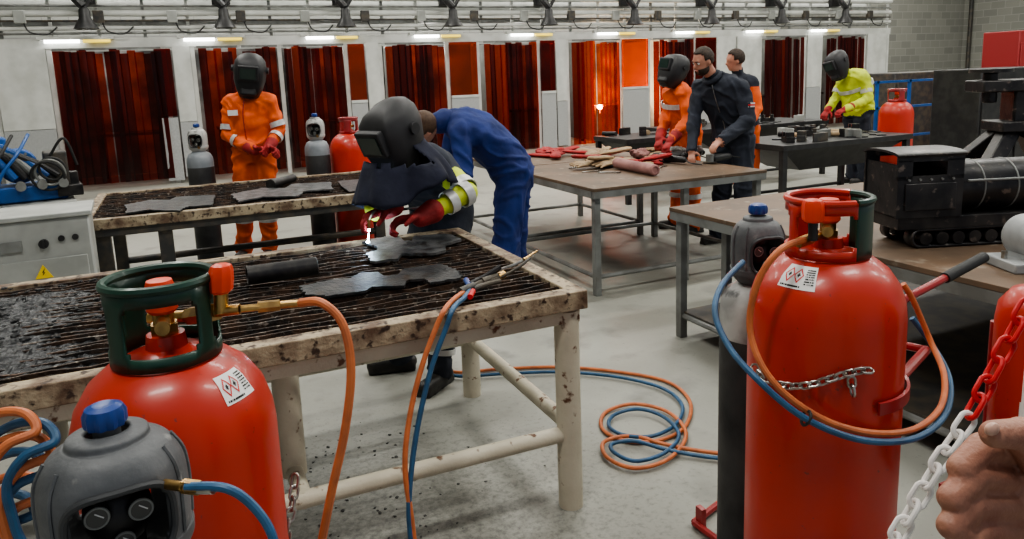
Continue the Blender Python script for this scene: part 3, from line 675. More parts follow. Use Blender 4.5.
# ---------------------------------------------------------------- things on bench 1
def jag(poly,n=6,amp=.006,seed=0):
    out=[]
    for (x0_,y0_),(x1_,y1_) in zip(poly,poly[1:]+poly[:1]):
        for k in range(n):
            t=k/n; x=x0_+(x1_-x0_)*t; y=y0_+(y1_-y0_)*t
            q=1+amp*4*noise.noise(V((x*14+seed*3,y*14,seed)))+amp*8*noise.noise(V((x*60,y*60,seed*2)))
            out.append((x*q,y*q))
    return out
def plate(corners,z,th,m,label,seed=0,amp=.009):
    pts=[onz(u,v,z) for u,v in corners]; c=sum(pts,V())/len(pts)
    poly=jag([(p.x-c.x,p.y-c.y) for p in pts],8,amp,seed)
    b=nb(); prism(b,poly,0,th); o=finish(b,'steel_plate',m,smooth=False); o.location=(c.x,c.y,z); props(o,label,'steel plate','cut steel plates on the benches'); return o
plate([(362,244),(386,239),(400,239),(404,243),(412,243),(414,238),(448,236),(462,241),(444,247),(446,252),(432,256),(402,256),(398,261),(372,264),(366,256),(378,252),(376,248)],.872,.012,PLATE,'irregular cut steel plate being torch-cut on the bench',1)
plate([(302,288),(335,281),(352,280),(360,275),(378,274),(384,278),(398,277),(404,271),(440,266),(456,271),(462,280),(430,285),(424,281),(408,282),(404,288),(372,289),(366,293),(330,298),(306,297)],.872,.010,PLATED,'long dark steel plate with straight cut-outs',2)
plate([(124,206),(150,201),(170,201),(176,198),(215,196),(212,206),(186,208),(180,212),(150,211),(128,214)],.824,.01,PLATED,'dark cut plate lying on the slatted bench',3)
plate([(232,195),(262,189),(285,189),(292,185),(330,183),(334,190),(305,192),(298,197),(262,198),(238,203)],.824,.01,PLATE,'grey cut plate with stepped edges on the slatted bench',4)
plate([(338,182),(372,179),(378,187),(350,193),(342,188)],.824,.01,PLATED,'small dark cut plate on the slatted bench',5)
pc0=onz(247,276,.91);pc1=onz(316,266,.91); r0=E('steel_tube','dark smooth steel tube lying on the slatted bench','steel tube',((pc0.x+pc1.x)/2,(pc0.y+pc1.y)/2,.872)); o=V(r0.location)
b=nb(); dr=(pc1-pc0).normalized(); x,y,d=orient(dr); Rr=.038
rs=[]
for q,rr in((pc0-o,Rr),(pc1-o,Rr),(pc1-o,Rr-.007),(pc0-o,Rr-.007),(pc0-o,Rr)):
    rs.append([q+x*(rr*cos(2*pi*i/30))+y*(rr*sin(2*pi*i/30)) for i in range(30)])
rings(b,rs,False); part('tube_wall',b,BLACKM,r0)
b=nb(); torus(b,pc1-o,Rr-.003,.004,dr,24,6); part('cut_edge',b,PLATED,r0)
pc0=onz(276,183,.86);pc1=onz(293,178,.86)
b=nb(); cyl(b,pc0,pc1,.035,seg=20); cyl(b,pc0+V((0,0,0)),pc0+(pc0-pc1)*.3,.042,seg=20); top('pipe_offcut',b,BLACKM,'short black pipe offcut on the slatted bench','pipe')
b=nb(); nx,ny=190,110; X0,X1,Y0,Y1=-2.15,-.22,2.40,3.50; vs=[]
for j in range(ny+1):
    row=[]
    for i in range(nx+1):
        x=X0+(X1-X0)*i/nx; y=Y0+(Y1-Y0)*j/ny
        fx=min(1,(X1-x)/.5,1)*min(1,(x-X0)/.1); fy=min(1,(y-Y0)/.2)*min(1,(Y1-y)/.2)
        q=V((x*3.2,y*3.2,1.7)); hgt=.022*(noise.noise(q)+.35)*min(fx,1)*fy+.014*abs(noise.noise(V((x*28,y*28,0))))+.008*noise.noise(V((x*70,y*70,3)))-.018*(1-min(fx,fy))
        row.append(b.verts.new((x,y,.858+hgt)))
    vs.append(row)
for j in range(ny):
    for i in range(nx): b.faces.new((vs[j][i],vs[j][i+1],vs[j+1][i+1],vs[j+1][i]))
top('slag_heap',b,SLATE,'heap of fine black slag and scale over the bench slats','slag',kind='stuff',smooth=False)
protom=[];protoc=[]
for k in range(4):
    b=nb(); ell(b,(0,0,0),(1,.8,.45),None,9,6)
    for v in b.verts: v.co*=1+.8*noise.noise(v.co*1.7+V((k*7,0,0)))
    t_=finish(b,'slag_lump',SLATE,smooth=False); protom.append(t_.data); bpy.data.objects.remove(t_)
    c_=protom[-1].copy(); c_.materials.clear(); c_.materials.append(CRUMB); protoc.append(c_)
for k in range(70):
    u=random.uniform(-30,125);v=random.uniform(282,345)
    if v>338-u*.12 and u>60: v-=25
    p=onz(u,v,.87); s=random.uniform(.006,.018)
    if p.y>3.5 or p.y<2.36: continue
    o_=bpy.data.objects.new('slag_lump',protom[k%4]); COL.objects.link(o_); o_.location=(p.x,p.y,.876+s*.3); o_.scale=(s,s,s*.8); o_.rotation_euler=(0,0,random.uniform(0,6))
    props(o_,'small black lump of slag on the slatted bench','slag','slag lumps on the bench')
for k in range(110):
    u=random.gauss(370,65);v=random.uniform(420,545)
    p=onz(u,v,.0); s=random.uniform(.002,.009)
    o_=bpy.data.objects.new('slag_crumb',protoc[k%4]); COL.objects.link(o_); o_.location=(p.x,p.y,s*.3); o_.scale=(s,s,s*.8); o_.rotation_euler=(0,0,random.uniform(0,6))
    props(o_,'tiny grey slag crumb on the concrete floor','slag','slag crumbs on the floor')
tq=E('cutting_torch','dark and silver cutting torch lying across the bench corner','torch',onz(470,288,.875)); o=V(tq.location)
tl=lambda u,v,z: onz(u,v,z)-o
b=nb(); cyl(b,tl(460,292,.895),tl(474,286,.90),.016,seg=14); cyl(b,tl(482,282,.905),tl(497,276,.912),.016,seg=14); cyl(b,tl(474,286,.90),tl(482,282,.905),.012,seg=6); part('torch_handle',b,DARKLEG,tq)
for p,m,r in (([tl(488,276,.918),tl(502,269,.93),tl(518,263,.945),tl(533,255,.965)],CHAIN,.006),([tl(490,281,.905),tl(505,275,.915),tl(519,267,.94),tl(530,258,.96)],DARKLEG,.006),([tl(470,284,.905),tl(486,276,.92),tl(500,267,.945)],BLACKM,.011)):
    b=nb(); tube(b,p,r,8); part('gas_tube',b,m,tq)
b=nb(); cyl(b,tl(524,260,.955),tl(537,251,.975),.008,.0035,seg=12); part('torch_tip',b,BRASS,tq)
b=nb(); cyl(b,tl(498,277,.91),tl(504,274,.915),.015,seg=12); part('mixer',b,BRASS,tq)
b=nb(); tube(b,[tl(474,289,.895),tl(488,284,.90),tl(500,281,.90)],.010,10); part('lever_grip',b,DARKLEG,tq)
b=nb(); cyl(b,tl(466,280,.91),tl(470,287,.90),.011,seg=12); part('valve_knob',b,BLUEKNOB,tq)
b=nb(); cyl(b,tl(470,297,.892),tl(473,291,.895),.010,seg=12); part('valve_knob',b,REDM,tq)
# ---------------------------------------------------------------- left machine group
cb=E('power_cabinet','light grey electrical power cabinet with warning label','cabinet',(-.80,5.12,0),3)
b=nb(); box(b,(0,0,.47),(.52,.42,.94)); part('body',b,LGREY,cb,bevel=.01)
b=nb(); box(b,(0,0,.955),(.56,.46,.03)); part('lid',b,LGREY,cb,bevel=.006)
b=nb(); box(b,(0,-.215,.38),(.46,.012,.66)); dr_=part('door',b,LGREY,cb,bevel=.004)
b=nb(); box(b,(.2,-.23,.5),(.02,.02,.1)); part('handle',b,BLACK,dr_)
b=nb(); cyl(b,(.02,-.21,.80),(.02,-.235,.80),.026); box(b,(.02,-.24,.80),(.01,.012,.05)); part('rotary_switch',b,BLACK,cb)
b=nb(); box(b,(-.14,-.22,.80),(.11,.012,.06)); part('name_plate',b,GSTEEL,cb)
for dx in(.11,.18):
    b=nb(); cyl(b,(dx,-.21,.82),(dx,-.225,.82),.017); part('socket',b,BLACK,cb)
b=nb(); rings(b,[[V((x,y,z)) for x,z in((-.045,.60),(.045,.60),(0,.68))] for y in(-.222,-.226)]); part('warning_triangle',b,YEL,cb)
b=nb(); rings(b,[[V((x,y,z)) for x,z in((-.008,.615),(.008,.635),(.0,.635),(.01,.66),(-.008,.635),(0,.635))] for y in(-.2262,-.228)]); part('warning_symbol',b,BLK,cb)
b=nb(); box(b,(0,-.224,.57),(.09,.006,.03)); part('warning_text_plate',b,YEL,cb)
p=wq(28,6.6,0)
mc=E('pipe_cutting_machine','blue and grey pipe profiling machine with curved guide arms','machine',(p.x,p.y,0),10)
b=nb(); box(b,(0,0,.35),(.9,.7,.7)); part('base_cabinet',b,LGREY,mc,bevel=.01)
b=nb(); box(b,(-.3,0,.78),(.35,.6,.16)); part('side_box',b,DARKLEG,mc,bevel=.01)
b=nb(); box(b,(.1,0,.78),(.6,.4,.14)); part('blue_carriage',b,LBLUE,mc,bevel=.015)
b=nb(); box(b,(.34,-.05,.98),(.18,.3,.30)); part('drive_housing',b,DARKLEG,mc,bevel=.015)
b=nb(); box(b,(-.2,.05,1.10),(.24,.25,.46),M.Rotation(.4,3,'Y')); part('pivot_housing',b,LBLUE,mc,bevel=.015)
b=nb(); cyl(b,(.06,-.12,1.02),(.06,.12,1.02),.15,seg=32); part('rotor',b,LBLUE,mc,bevel=.01)
b=nb(); cyl(b,(.06,-.16,1.02),(.06,-.12,1.02),.10,seg=32); part('rotor_hub',b,BLACKM,mc,bevel=.006)
for k in range(6):
    a=k*pi/3; b=nb(); cyl(b,(.06+.125*cos(a),-.135,1.02+.125*sin(a)),(.06+.125*cos(a),-.12,1.02+.125*sin(a)),.012,seg=6); part('rotor_bolt',b,GSTEEL,mc)
for k in range(5):
    b=nb(); tube(b,[(-.75+.1*k,-.1+.06*k,1.62-.07*k),(-.45+.1*k,-.15,1.50-.08*k),(-.18+.1*k,-.18,1.22-.05*k),(.02+.08*k,-.2,.92)],.034,10); part('guide_arm',b,(LBLUE,BLACK,GSTEEL)[k%3],mc)
for k in range(3):
    b=nb(); torus(b,(.26+.02*k,-.28,.93+.03*k),.13-.014*k,.012,(.3,1,.2)); part('cable_coil',b,(RUBBER,GSTEEL,RUBBER)[k%3],mc)
for k in range(3):
    b=nb(); cyl(b,(.05+.16*k,-.2,.86),(.05+.16*k,-.32,.86),.04); part('roller',b,GSTEEL,mc)
b=nb(); cyl(b,(-.1,-.36,.62),(-.1,-.4,.62),.06); part('hand_wheel',b,BLACK,mc)
b=nb(); tube(b,[(.3,-.2,1.1),(.42,-.25,1.25),(.5,-.2,1.0)],.012,8); part('cable',b,RUBBER,mc)
b=nb(); box(b,(.42,-.1,.78),(.2,.3,.1)); box(b,(.46,-.1,.88),(.08,.1,.12)); part('clamp',b,BLACKM,mc,bevel=.01)
b=nb(); cyl(b,(-.42,-.2,1.0),(-.42,-.2,1.35),.09,seg=20); part('motor',b,LBLUE,mc)
b=nb(); cyl(b,(-.42,-.2,1.35),(-.42,-.2,1.40),.07,seg=20); part('motor_cap',b,BLACK,mc)
for k in range(4):
    b=nb(); tube(b,[(-.5+.12*k,-.36,.7),(-.45+.12*k,-.42,.95),(-.3+.12*k,-.38,1.15),(-.2+.12*k,-.2,1.3)],.014,8); part('cable',b,(RUBBER,LBLUE)[k%2],mc)
p=wq(4,8.2,0)
sp=E('steel_stanchion','dark brown upright steel stanchion beside the machine','post',(p.x,p.y,0))
b=nb(); box(b,(0,0,1.6),(.12,.12,3.2)); part('post',b,mat('brown_steel',(.09,.065,.045),.6),sp); b=nb(); box(b,(0,0,.01),(.25,.25,.02)); part('foot_plate',b,DARKLEG,sp)
# ---------------------------------------------------------------- table 3 items
def glovebm(bm,s=1,curl=.3,mirror=1):
    cap(bm,(0,-.16,.03),(0,-.04,.025),.060*s,.047*s,14,.45,side=(1,0,0))
    cap(bm,(0,-.05,.025),(0,.05,.025),.047*s,.050*s,14,.5,side=(1,0,0))
    for i,(x,l) in enumerate(((-.040,.07),(-.014,.084),(.014,.080),(.040,.06))):
        cap(bm,(x*s,.05*s,.025),(x*1.3*s,(.05+l*.6)*s,.03),.0115*s,.011*s,8); cap(bm,(x*1.3*s,(.05+l*.6)*s,.03),(x*1.45*s,(.05+l)*s,.03-curl*.03),.011*s,.0098*s,8)
    cap(bm,(mirror*.035*s,-.03,.025),(mirror*.082*s,.03,.025),.017*s,.013*s,8)
b=nb(); glovebm(b); gm=remesh(b,.0055,2)
for v in gm.vertices:
    v.co.z*=.72; v.co=v.co+v.normal*((1-2*abs(noise.noise(v.co*28)))*.004+noise.noise(v.co*55)*.002)
gm.materials.append(GLOVE); gm.shade_smooth()
gm2=gm.copy(); gm2.materials.clear(); gm2.materials.append(TAN)
gm3=gm.copy(); gm3.materials.clear(); gm3.materials.append(RUBBER)
rg=random.Random(4)
gl=[(538,156,20,0),(547,152,70,0),(556,157,-30,0),(563,151,100,0),(550,154,150,0),(570,155,40,0),(587,164,60,1),(600,160,-20,1),(605,167,110,1),(618,160,200,0),(632,166,40,1),(592,158,150,1),(596,165,15,2),(612,163,80,1),(584,168,100,1),(625,161,-60,1),(640,163,30,0),(668,158,70,2),(655,160,120,1)]
for k in range(12): gl.append((rg.uniform(585,668),rg.uniform(154,167),rg.uniform(0,360),rg.choice((0,1,1,2,0))))
for i,(u,v,rz,k) in enumerate(gl):
    p=onz(u,v,.83); o_=bpy.data.objects.new('work_glove',(gm,gm2,gm3)[k]); COL.objects.link(o_); o_.location=(p.x,p.y,.821+(.025 if i%3==2 else 0)+(.04 if i>18 and i%2 else 0)); o_.rotation_euler=(rad(rg.uniform(-6,6)),rad(rg.uniform(-14,14)),rad(rz)); q=rg.uniform(.85,1.1); o_.scale=(q,q,1)
    props(o_,('red leather welding glove lying on the table','tan leather work glove lying on the table','black work glove lying on the table')[k],'glove','work gloves piled on the table')
def cloth(u,v,sx,sy,sz,m,label,seed):
    p=onz(u,v,.822); b=nb(); ell(b,(0,0,sz*.9),(sx,sy,sz),None,48,24)
    for w_ in b.verts:
        q=1+.35*noise.noise(w_.co*14+V((seed,0,0)))+.25*(1-2*abs(noise.noise(w_.co*24+V((0,seed,0))))); w_.co.x*=q; w_.co.y*=q; w_.co.z=max(w_.co.z*q,.001)
    o_=finish(b,'cloth_heap',m); o_.location=p; o_.rotation_euler=(0,0,seed); props(o_,label,'cloth')
cloth(548,154,.16,.10,.03,GLOVE,'crumpled red leather apron heaped on the table',1)
cloth(677,156,.10,.07,.045,mat('grey_canvas',(.25,.24,.22),.9,c2=(.17,.16,.15),bump=.3),'crumpled grey canvas bag on the table',2)
cloth(600,164,.13,.09,.028,TAN,'crumpled tan leather sleeves on the table',3)
cloth(640,158,.11,.08,.04,PINK,'crumpled pink cloth among the gloves',4)
p0=onz(617,163,.87);p1=onz(655,170,.87)
b=nb(); cyl(b,p0,p1,.045,seg=20); cyl(b,p0,p0+(p0-p1)*.05,.03,seg=16); torus(b,p1,.032,.01,p1-p0); top('rolled_apron',b,PINK,'dusty pink rolled welding apron on the table','rolled cloth')
def grinder(p,rz,label):
    r0=E('angle_grinder',label,'angle grinder',p,rz,'angle grinders on the table')
    b=nb(); cap(b,(-.14,0,.04),(.06,0,.04),.028,.038,16); part('motor_body',b,BLACK,r0)
    b=nb(); cyl(b,(.11,0,.015),(.11,0,.08),.034); part('gear_head',b,GSTEEL,r0)
    b=nb(); cyl(b,(.11,0,.010),(.11,0,.014),.06,seg=28); part('grinding_disc',b,DARKLEG,r0)
    b=nb(); tube(b,[(-.16,0,.04),(-.25,.03,.02),(-.33,-.02,.01)],.006,8); part('cable',b,RUBBER,r0)
grinder(onz(690,158,.822),30,'black angle grinder lying on the brown table'); grinder(onz(718,162,.822),190,'black angle grinder near the table corner'); grinder(onz(672,163,.822),100,'dark angle grinder among the tools'); grinder(onz(700,155,.822),60,'black angle grinder beside another grinder')
def wrench(p,rz,group='hand tools on the table'):
    r0=E('wrench','steel open-ended wrench lying on the table','wrench',p,rz,group)
    b=nb(); box(b,(0,0,.006),(.16,.016,.008)); part('shank',b,CHAIN,r0,bevel=.002)
    b=nb(); prism(b,[(.08,-.02),(.115,-.022),(.105,-.008),(.095,0),(.105,.008),(.115,.022),(.08,.02),(.07,0)],0,.011); part('jaw',b,CHAIN,r0)
for u,v,rz in((575,168,20),(607,173,-40),(640,158,60),(650,163,10),(590,172,0),(660,168,35)): wrench(onz(u,v,.822),rz)
# ---------------------------------------------------------------- model locomotive
p=onz(950,240,.82)
lc=E('model_locomotive','black steel model steam locomotive on a low tracked base','model locomotive',(p.x,p.y,.82),-20); lc.scale=(1.12,1.12,1.1)
for y in(-.085,.085):
    b=nb(); pts=[]
    for k in range(24):
        a=2*pi*k/24; pts.append(((.28 if cos(a)>0 else -.26)+.04*cos(a)+.06,.042+.04*sin(a)))
    rings(b,[[V((x,y+dy,z)) for x,z in pts] for dy in(-.028,.028)],False); oo_=part('track_band',b,WORNB,lc); sm=oo_.modifiers.new('s','SOLIDIFY'); sm.thickness=.010
    for k in range(8):
        b=nb(); cyl(b,(-.18+.068*k,y-.030,.040),(-.18+.068*k,y+.030,.040),.026,seg=20); part('road_wheel',b,WORNB,lc)
b=nb(); box(b,(.10,0,.105),(.80,.23,.05)); part('chassis',b,WORNB,lc,bevel=.003)
b=nb(); box(b,(.505,0,.09),(.02,.24,.06)); part('buffer_beam',b,WORNB,lc)
b=nb()
for y in(-.115,.115):
    for c,s in(((-.18,y,.215),(.27,.012,.17)),((-.285,y,.325),(.06,.012,.08)),((-.08,y,.325),(.07,.012,.08)),((-.18,y,.372),(.27,.012,.03))): box(b,c,s)
box(b,(-.055,0,.25),(.012,.23,.26)); box(b,(-.305,0,.24),(.012,.23,.21)); part('cab',b,WORNB,lc)
b=nb(); box(b,(-.18,-.124,.215),(.21,.006,.11)); part('side_panel',b,WORNB,lc,bevel=.003)
for k in range(5):
    b=nb(); cyl(b,(-.27+.045*k,-.128,.285),(-.27+.045*k,-.120,.285),.005,seg=8); part('rivet',b,GSTEEL,lc)
b=nb(); n=14
rings(b,[[V((x,.128*cos(pi*i/n),.385+.016*sin(pi*i/n))) for i in range(n+1)]+[V((x,.128*cos(pi*i/n)*.97,.385+.016*sin(pi*i/n)-.010)) for i in range(n,-1,-1)] for x in(-.322,-.038)]); part('cab_roof',b,WORNB,lc)
b=nb(); cyl(b,(-.05,0,.235),(.38,0,.235),.105,seg=40); part('boiler',b,WORNB,lc)
b=nb(); cyl(b,(.38,0,.235),(.49,0,.235),.110,seg=40); part('smoke_box',b,WORNB,lc,bevel=.004)
for x in(.06,.2,.33):
    b=nb(); torus(b,(x,0,.235),.105,.0035,(1,0,0)); part('boiler_band',b,GSTEEL,lc)
b=nb(); cyl(b,(-.02,-.112,.27),(.44,-.112,.27),.005,seg=8); part('handrail',b,GSTEEL,lc)
b=nb(); lathe(b,[(.034,.33),(.028,.35),(.026,.40),(.036,.41),(.036,.42),(.02,.42),(.02,.34)],20,(.43,0,0)); part('chimney',b,WORNB,lc)
pp=wq(1012,4.45,.82)
ps=E('bench_press','black cast iron bench press with splayed legs','bench press',(pp.x,pp.y,.82),-30); ps.scale=(1.15,1.15,1.0)
for sx,sy in((-1,-1),(1,-1),(1,1),(-1,1)):
    b=nb(); box(b,(sx*.19,sy*.13,.2),(.08,.08,.48),M.Rotation(-sx*.62,3,'Y')@M.Rotation(sy*.4,3,'X')); part('leg',b,WORNB,ps,bevel=.006)
b=nb(); box(b,(0,0,.42),(.26,.22,.06)); part('bed',b,WORNB,ps,bevel=.006)
b=nb(); box(b,(0,0,.1),(.5,.06,.05)); part('cross_bar',b,WORNB,ps)
b=nb(); box(b,(.02,.02,.54),(.14,.14,.2)); part('column',b,WORNB,ps,bevel=.01)
b=nb(); box(b,(-.04,0,.66),(.38,.2,.07)); cyl(b,(-.15,0,.56),(-.15,0,.74),.035); part('press_head',b,WORNB,ps,bevel=.008)
b=nb(); cyl(b,(-.15,0,.74),(-.15,0,.76),.1,seg=28); part('hand_wheel',b,WORNB,ps)
b=nb(); box(b,(0,0,.012),(.66,.5,.024)); part('base_plate',b,WORNB,ps)
p=onz(1026,268,.82)
PGR=mat('pale_machine_grey',(.36,.37,.37),.5,.1,(.26,.27,.27),8)
an=E('steel_fixture','pale grey cast machine part with bolts on the table','machine part',(p.x+.03,p.y,.82),-24)
b=nb(); box(b,(0,0,.02),(.26,.2,.04)); part('base',b,PGR,an,bevel=.006)
b=nb(); cyl(b,(0,-.07,.12),(0,.07,.12),.085,seg=32); box(b,(0,0,.06),(.12,.14,.08)); cyl(b,(0,-.09,.12),(0,-.07,.12),.04,seg=20); part('housing',b,PGR,an,bevel=.006)
for dx in(-.11,.11):
    b=nb(); cyl(b,(dx,0,.04),(dx,0,.07),.012,seg=6); part('bolt',b,CHAIN,an)
rr=random.Random(3)
spots=[(5.82+rr.random()*1.7,5.95+rr.random()*.8,.822) for _ in range(30)]+[(6.4+rr.random()*2.3,8.3+rr.random()*.8,.822) for _ in range(16)]+[(5.1+rr.random()*.9,7.8+rr.random()*.6,.822) for _ in range(6)]
for i,(x,y,z) in enumerate(spots):
    k=i%5
    if k in(0,3):
        b=nb(); prism(b,jag([(-.12,-.07),(.02,-.09),(.04,-.03),(.13,-.04),(.12,.06),(-.09,.08)],4,.012,i),0,.012); o_=finish(b,'steel_plate',PLATE if i%2 else PLATED,smooth=False); o_.location=(x,y,z); o_.rotation_euler=(0,0,rr.random()*6); props(o_,'small cut steel plate on the black bench','steel plate','cut steel plates on the benches')
    elif k==1:
        b=nb(); cyl(b,(-.1,0,.03),(.1,0,.03),.03,seg=16); o_=finish(b,'pipe_offcut',TAN if i%2 else BLACKM); o_.location=(x,y,z); o_.rotation_euler=(0,0,rr.random()*3); props(o_,'short pipe offcut lying on the black bench','pipe')
    elif k==2:
        b=nb(); prism(b,[(-.11,-.04),(.11,-.04),(.11,.04),(.03,.04),(.03,-.02),(-.11,-.02)],0,.09); o_=finish(b,'angle_bracket',(DARKLEG,LGREY,GSTEEL,WORNB)[i%4],bevel=.003); o_.location=(x,y,z); o_.rotation_euler=(0,0,rr.random()*3); props(o_,'short steel angle bracket on the black bench','bracket')
    else:
        b=nb(); box(b,(0,0,.03),(.2,.09,.06)); box(b,(-.06,0,.08),(.04,.09,.06)); box(b,(.06,0,.08),(.03,.09,.05)); cyl(b,(.06,0,.09),(.17,0,.09),.010,seg=10); o_=finish(b,'bench_vice',(DARKLEG,BLACKM)[i%2],bevel=.004); o_.location=(x,y,z); o_.rotation_euler=(0,0,rr.random()*3); props(o_,'small dark machine vice on the black bench','vice')
# ---------------------------------------------------------------- background machines on the right
def cabinet(u,Y,w,d,h,m,label,rz=0,name='machine_cabinet'):
    p=wq(u,Y,0); r0=E(name,label,'cabinet',(p.x,p.y,0),rz)
    b=nb(); box(b,(0,0,h/2),(w,d,h)); part('body',b,m,r0,bevel=.015)
    for s in(-1,1):
        b=nb(); box(b,(s*w/4,-d/2-.01,h*.48),(w*.46,.02,h*.85)); dd=part('door',b,m,r0,bevel=.006)
        b=nb(); box(b,(s*.05,-d/2-.03,h*.5),(.02,.02,.14)); part('handle',b,GSTEEL,dd)
    b=nb(); box(b,(0,0,.03),(w+.04,d+.04,.06)); part('plinth',b,BLACK,r0)
    return r0
cabinet(915,13.0,2.2,.8,1.45,DARKLEG,'wide dark grey workshop cabinet')
cabinet(985,10.5,1.5,.7,1.5,BLACK,'black machine cabinet by the wall')
cabinet(1015,12.5,1.2,.6,2.05,mat('cabinet_red',(.28,.02,.02),.5),'tall red workshop cabinet',name='tool_cabinet')
p=wq(905,11.5,0); rk=E('blue_rack','bright blue tubular steel rack','rack',(p.x,p.y,0))
for dx in(-.7,0,.7):
    b=nb(); box(b,(dx,0,.68),(.04,.04,1.36)); part('upright',b,LBLUE,rk)
for z in(.5,.95,1.34):
    b=nb(); box(b,(0,0,z),(1.5,.04,.035)); part('shelf_rail',b,LBLUE,rk)
b=nb(); cyl(b,(23.9,16.4,0),(23.9,16.4,6),.06); top('wall_pipe',b,DARKLEG,'dark vertical pipe on the blockwork wall','pipe')
# ---------------------------------------------------------------- people
def jd(p,a,ab,il,r):
    q=p-a; t=q.dot(ab)*il; t=0 if t<0 else (1 if t>1 else t); return (q-ab*t).length-r
def hand(bm,wr,d,pn,side,s=1.,curl=.6,thumb=1):
    wr=V(wr);d=V(d).normalized();sd=V(side)-d*V(side).dot(d);sd.normalize();pn=d.cross(sd)*(1 if d.cross(sd).dot(V(pn))>0 else -1); pn0=pn.copy()
    cap(bm,wr+d*.01*s,wr+d*.075*s,.03*s,.037*s,14,.42,side=sd)
    for i,(o_,l) in enumerate(((.030,.072),(.010,.082),(-.010,.076),(-.029,.060))):
        base=wr+d*.085*s+sd*o_*s; dd=d.copy(); p=base; pn=pn0.copy()
        for k,f in enumerate((.45,.32,.23)):
            ang=curl*(.7+.5*k); dd=(dd*cos(ang)+pn*sin(ang)).normalized()
            q=p+dd*l*f*s*1.05; cap(bm,p,q,(.0095-.0008*k)*s,(.0088-.0008*k)*s,8); p=q
            pn=(pn-dd*pn.dot(dd)).normalized()
    p=wr+d*.025*s+sd*.028*s; q=p+(sd*.75+d*.5+pn0*.35*thumb).normalized()*.038*s; cap(bm,p,q,.014*s,.0115*s,8)
    q2=q+(d*.8+sd*.15+pn0*.6*thumb).normalized()*.032*s; cap(bm,q,q2,.0112*s,.009*s,8)
def person(label,P,side,mats,toes,bag=1.12,voxel=.014,fdir=None,gloves=False,curl=.9,handdirs=None,name='person',armmat=1,foldamp=1.,nohand='',cuff=.08,fs=1.,hup=None):
    side=V(side).normalized(); b=nb(); segs=[]
    org=V(((P['anL'].x+P['anR'].x)/2,(P['anL'].y+P['anR'].y)/2,0))
    P={k:v-org for k,v in P.items()}
    def C(a,c,r0,r1,mi): cap(b,a,c,r0,r1,14); segs.append((V(a),V(c),(r0+r1)/2,mi))
    tr_=[(P['pel']+(P['pel']-P['wst'])*.55,.135,.10),(P['pel'],.168,.125),(P['wst'],.155,.118),(P['chs'],.178,.125),(P['ush'],.165,.105),(P['nk']-(P['nk']-P['ush'])*.25,.085,.07)]
    rs=[]; n=20
    for i,(c,a,d_) in enumerate(tr_):
        t=(tr_[min(i+1,5)][0]-tr_[max(i-1,0)][0]).normalized(); s=(side-t*side.dot(t)).normalized(); f=t.cross(s)
        rs.append([c+s*(a*bag*cos(2*pi*k/n))+f*(d_*bag*sin(2*pi*k/n)) for k in range(n)])
    rings(b,rs)
    for a,c,m_ in((P['pel'],P['wst'],1),(P['wst'],P['chs'],1),(P['chs'],P['ush'],1)): segs.append((a,c,.15,m_))
    segs.append((P['pel']+(P['pel']-P['wst'])*.6,P['pel'],.14,2))
    C(P['ush'],P['shL'],.075*bag,.068*bag,1);C(P['ush'],P['shR'],.075*bag,.068*bag,1)
    C(P['nk']-(P['hd']-P['nk'])*.2,P['nk']+(P['hd']-P['nk'])*.6,.06,.056,0)
    for s in'LR':
        C(P['sh'+s],P['el'+s],.062*bag,.05*bag,armmat);C(P['el'+s],P['wr'+s],.052*bag,.039*bag,armmat)
        C(P['hip'+s],P['kn'+s],.098*bag,.074*bag,2);C(P['kn'+s],P['an'+s]+V((0,0,.02)),.072*bag,.062*bag,2)
        cap(b,P['an'+s]+V((0,0,.0)),P['an'+s]+V((0,0,.06)),.070*bag,.066*bag)
        cap(b,P['pel'],P['hip'+s],.10*bag,.098*bag)
    fd=V(fdir).normalized(); hu=V(hup) if hup is not None else (P['hd']-P['nk']).normalized(); hu=(hu-fd*hu.dot(fd)).normalized(); hs=fd.cross(hu).normalized()
    Rm=M((hs,fd,hu)).transposed(); hc=P['hd']
    ell(b,hc+hu*.02-fd*.008,(.076,.096,.098),Rm); ell(b,hc-hu*.045+fd*.022,(.058,.070,.068),Rm); ell(b,hc-hu*.085+fd*.06,(.026,.024,.022),Rm)
    cap(b,hc+hu*.012+fd*.085,hc-hu*.022+fd*.106,.009,.0135,8); cap(b,hc-hs*.035+hu*.03+fd*.078,hc+hs*.035+hu*.03+fd*.078,.012,.012,8)
    for s in(-1,1): ell(b,hc+hs*.079*s-fd*.004-hu*.005,(.008,.018,.03),Rm,10,6)
    segs.append((hc-fd*.02,hc+fd*.03,.09,0))
    if not gloves:
        for s in'LR':
            if s in nohand: continue
            hd_=handdirs[s] if handdirs else ((P['wr'+s]-P['el'+s]),V((0,0,-1)),side*(-1 if s=='R' else 1))
            hand(b,P['wr'+s],hd_[0],hd_[1],hd_[2],1.05,curl); segs.append((P['wr'+s]+hd_[0].normalized()*.02,P['wr'+s]+hd_[0].normalized()*.16,.05,0))
    me=remesh(b,voxel,3,name)
    S=[(a,c-a,1/max((c-a).length_squared,1e-9),r,m_) for a,c,r,m_ in segs]
    idx=[]
    for v in me.vertices:
        co=v.co; bd=9;bi=0
        for s in S:
            d=jd(co,s[0],s[1],s[2],s[3])
            if d<bd: bd=d;bi=s[4]
        idx.append(bi)
        if bi!=0:
            q0=co+V((noise.noise(co*3),noise.noise(co*3+V((5,5,5))),noise.noise(co*3+V((9,2,1)))))*.12
            rid=abs(noise.noise(V((q0.x*7+q0.z*3,q0.y*7-q0.z*3,q0.z*8*fs))))
            w=((.30-1.5*rid)*.024 if rid<.3 else -.0036)+noise.noise(co*5)*.010+noise.noise(co*18)*.002
            v.co=co+v.normal*w*foldamp
    for m_ in mats: me.materials.append(m_)
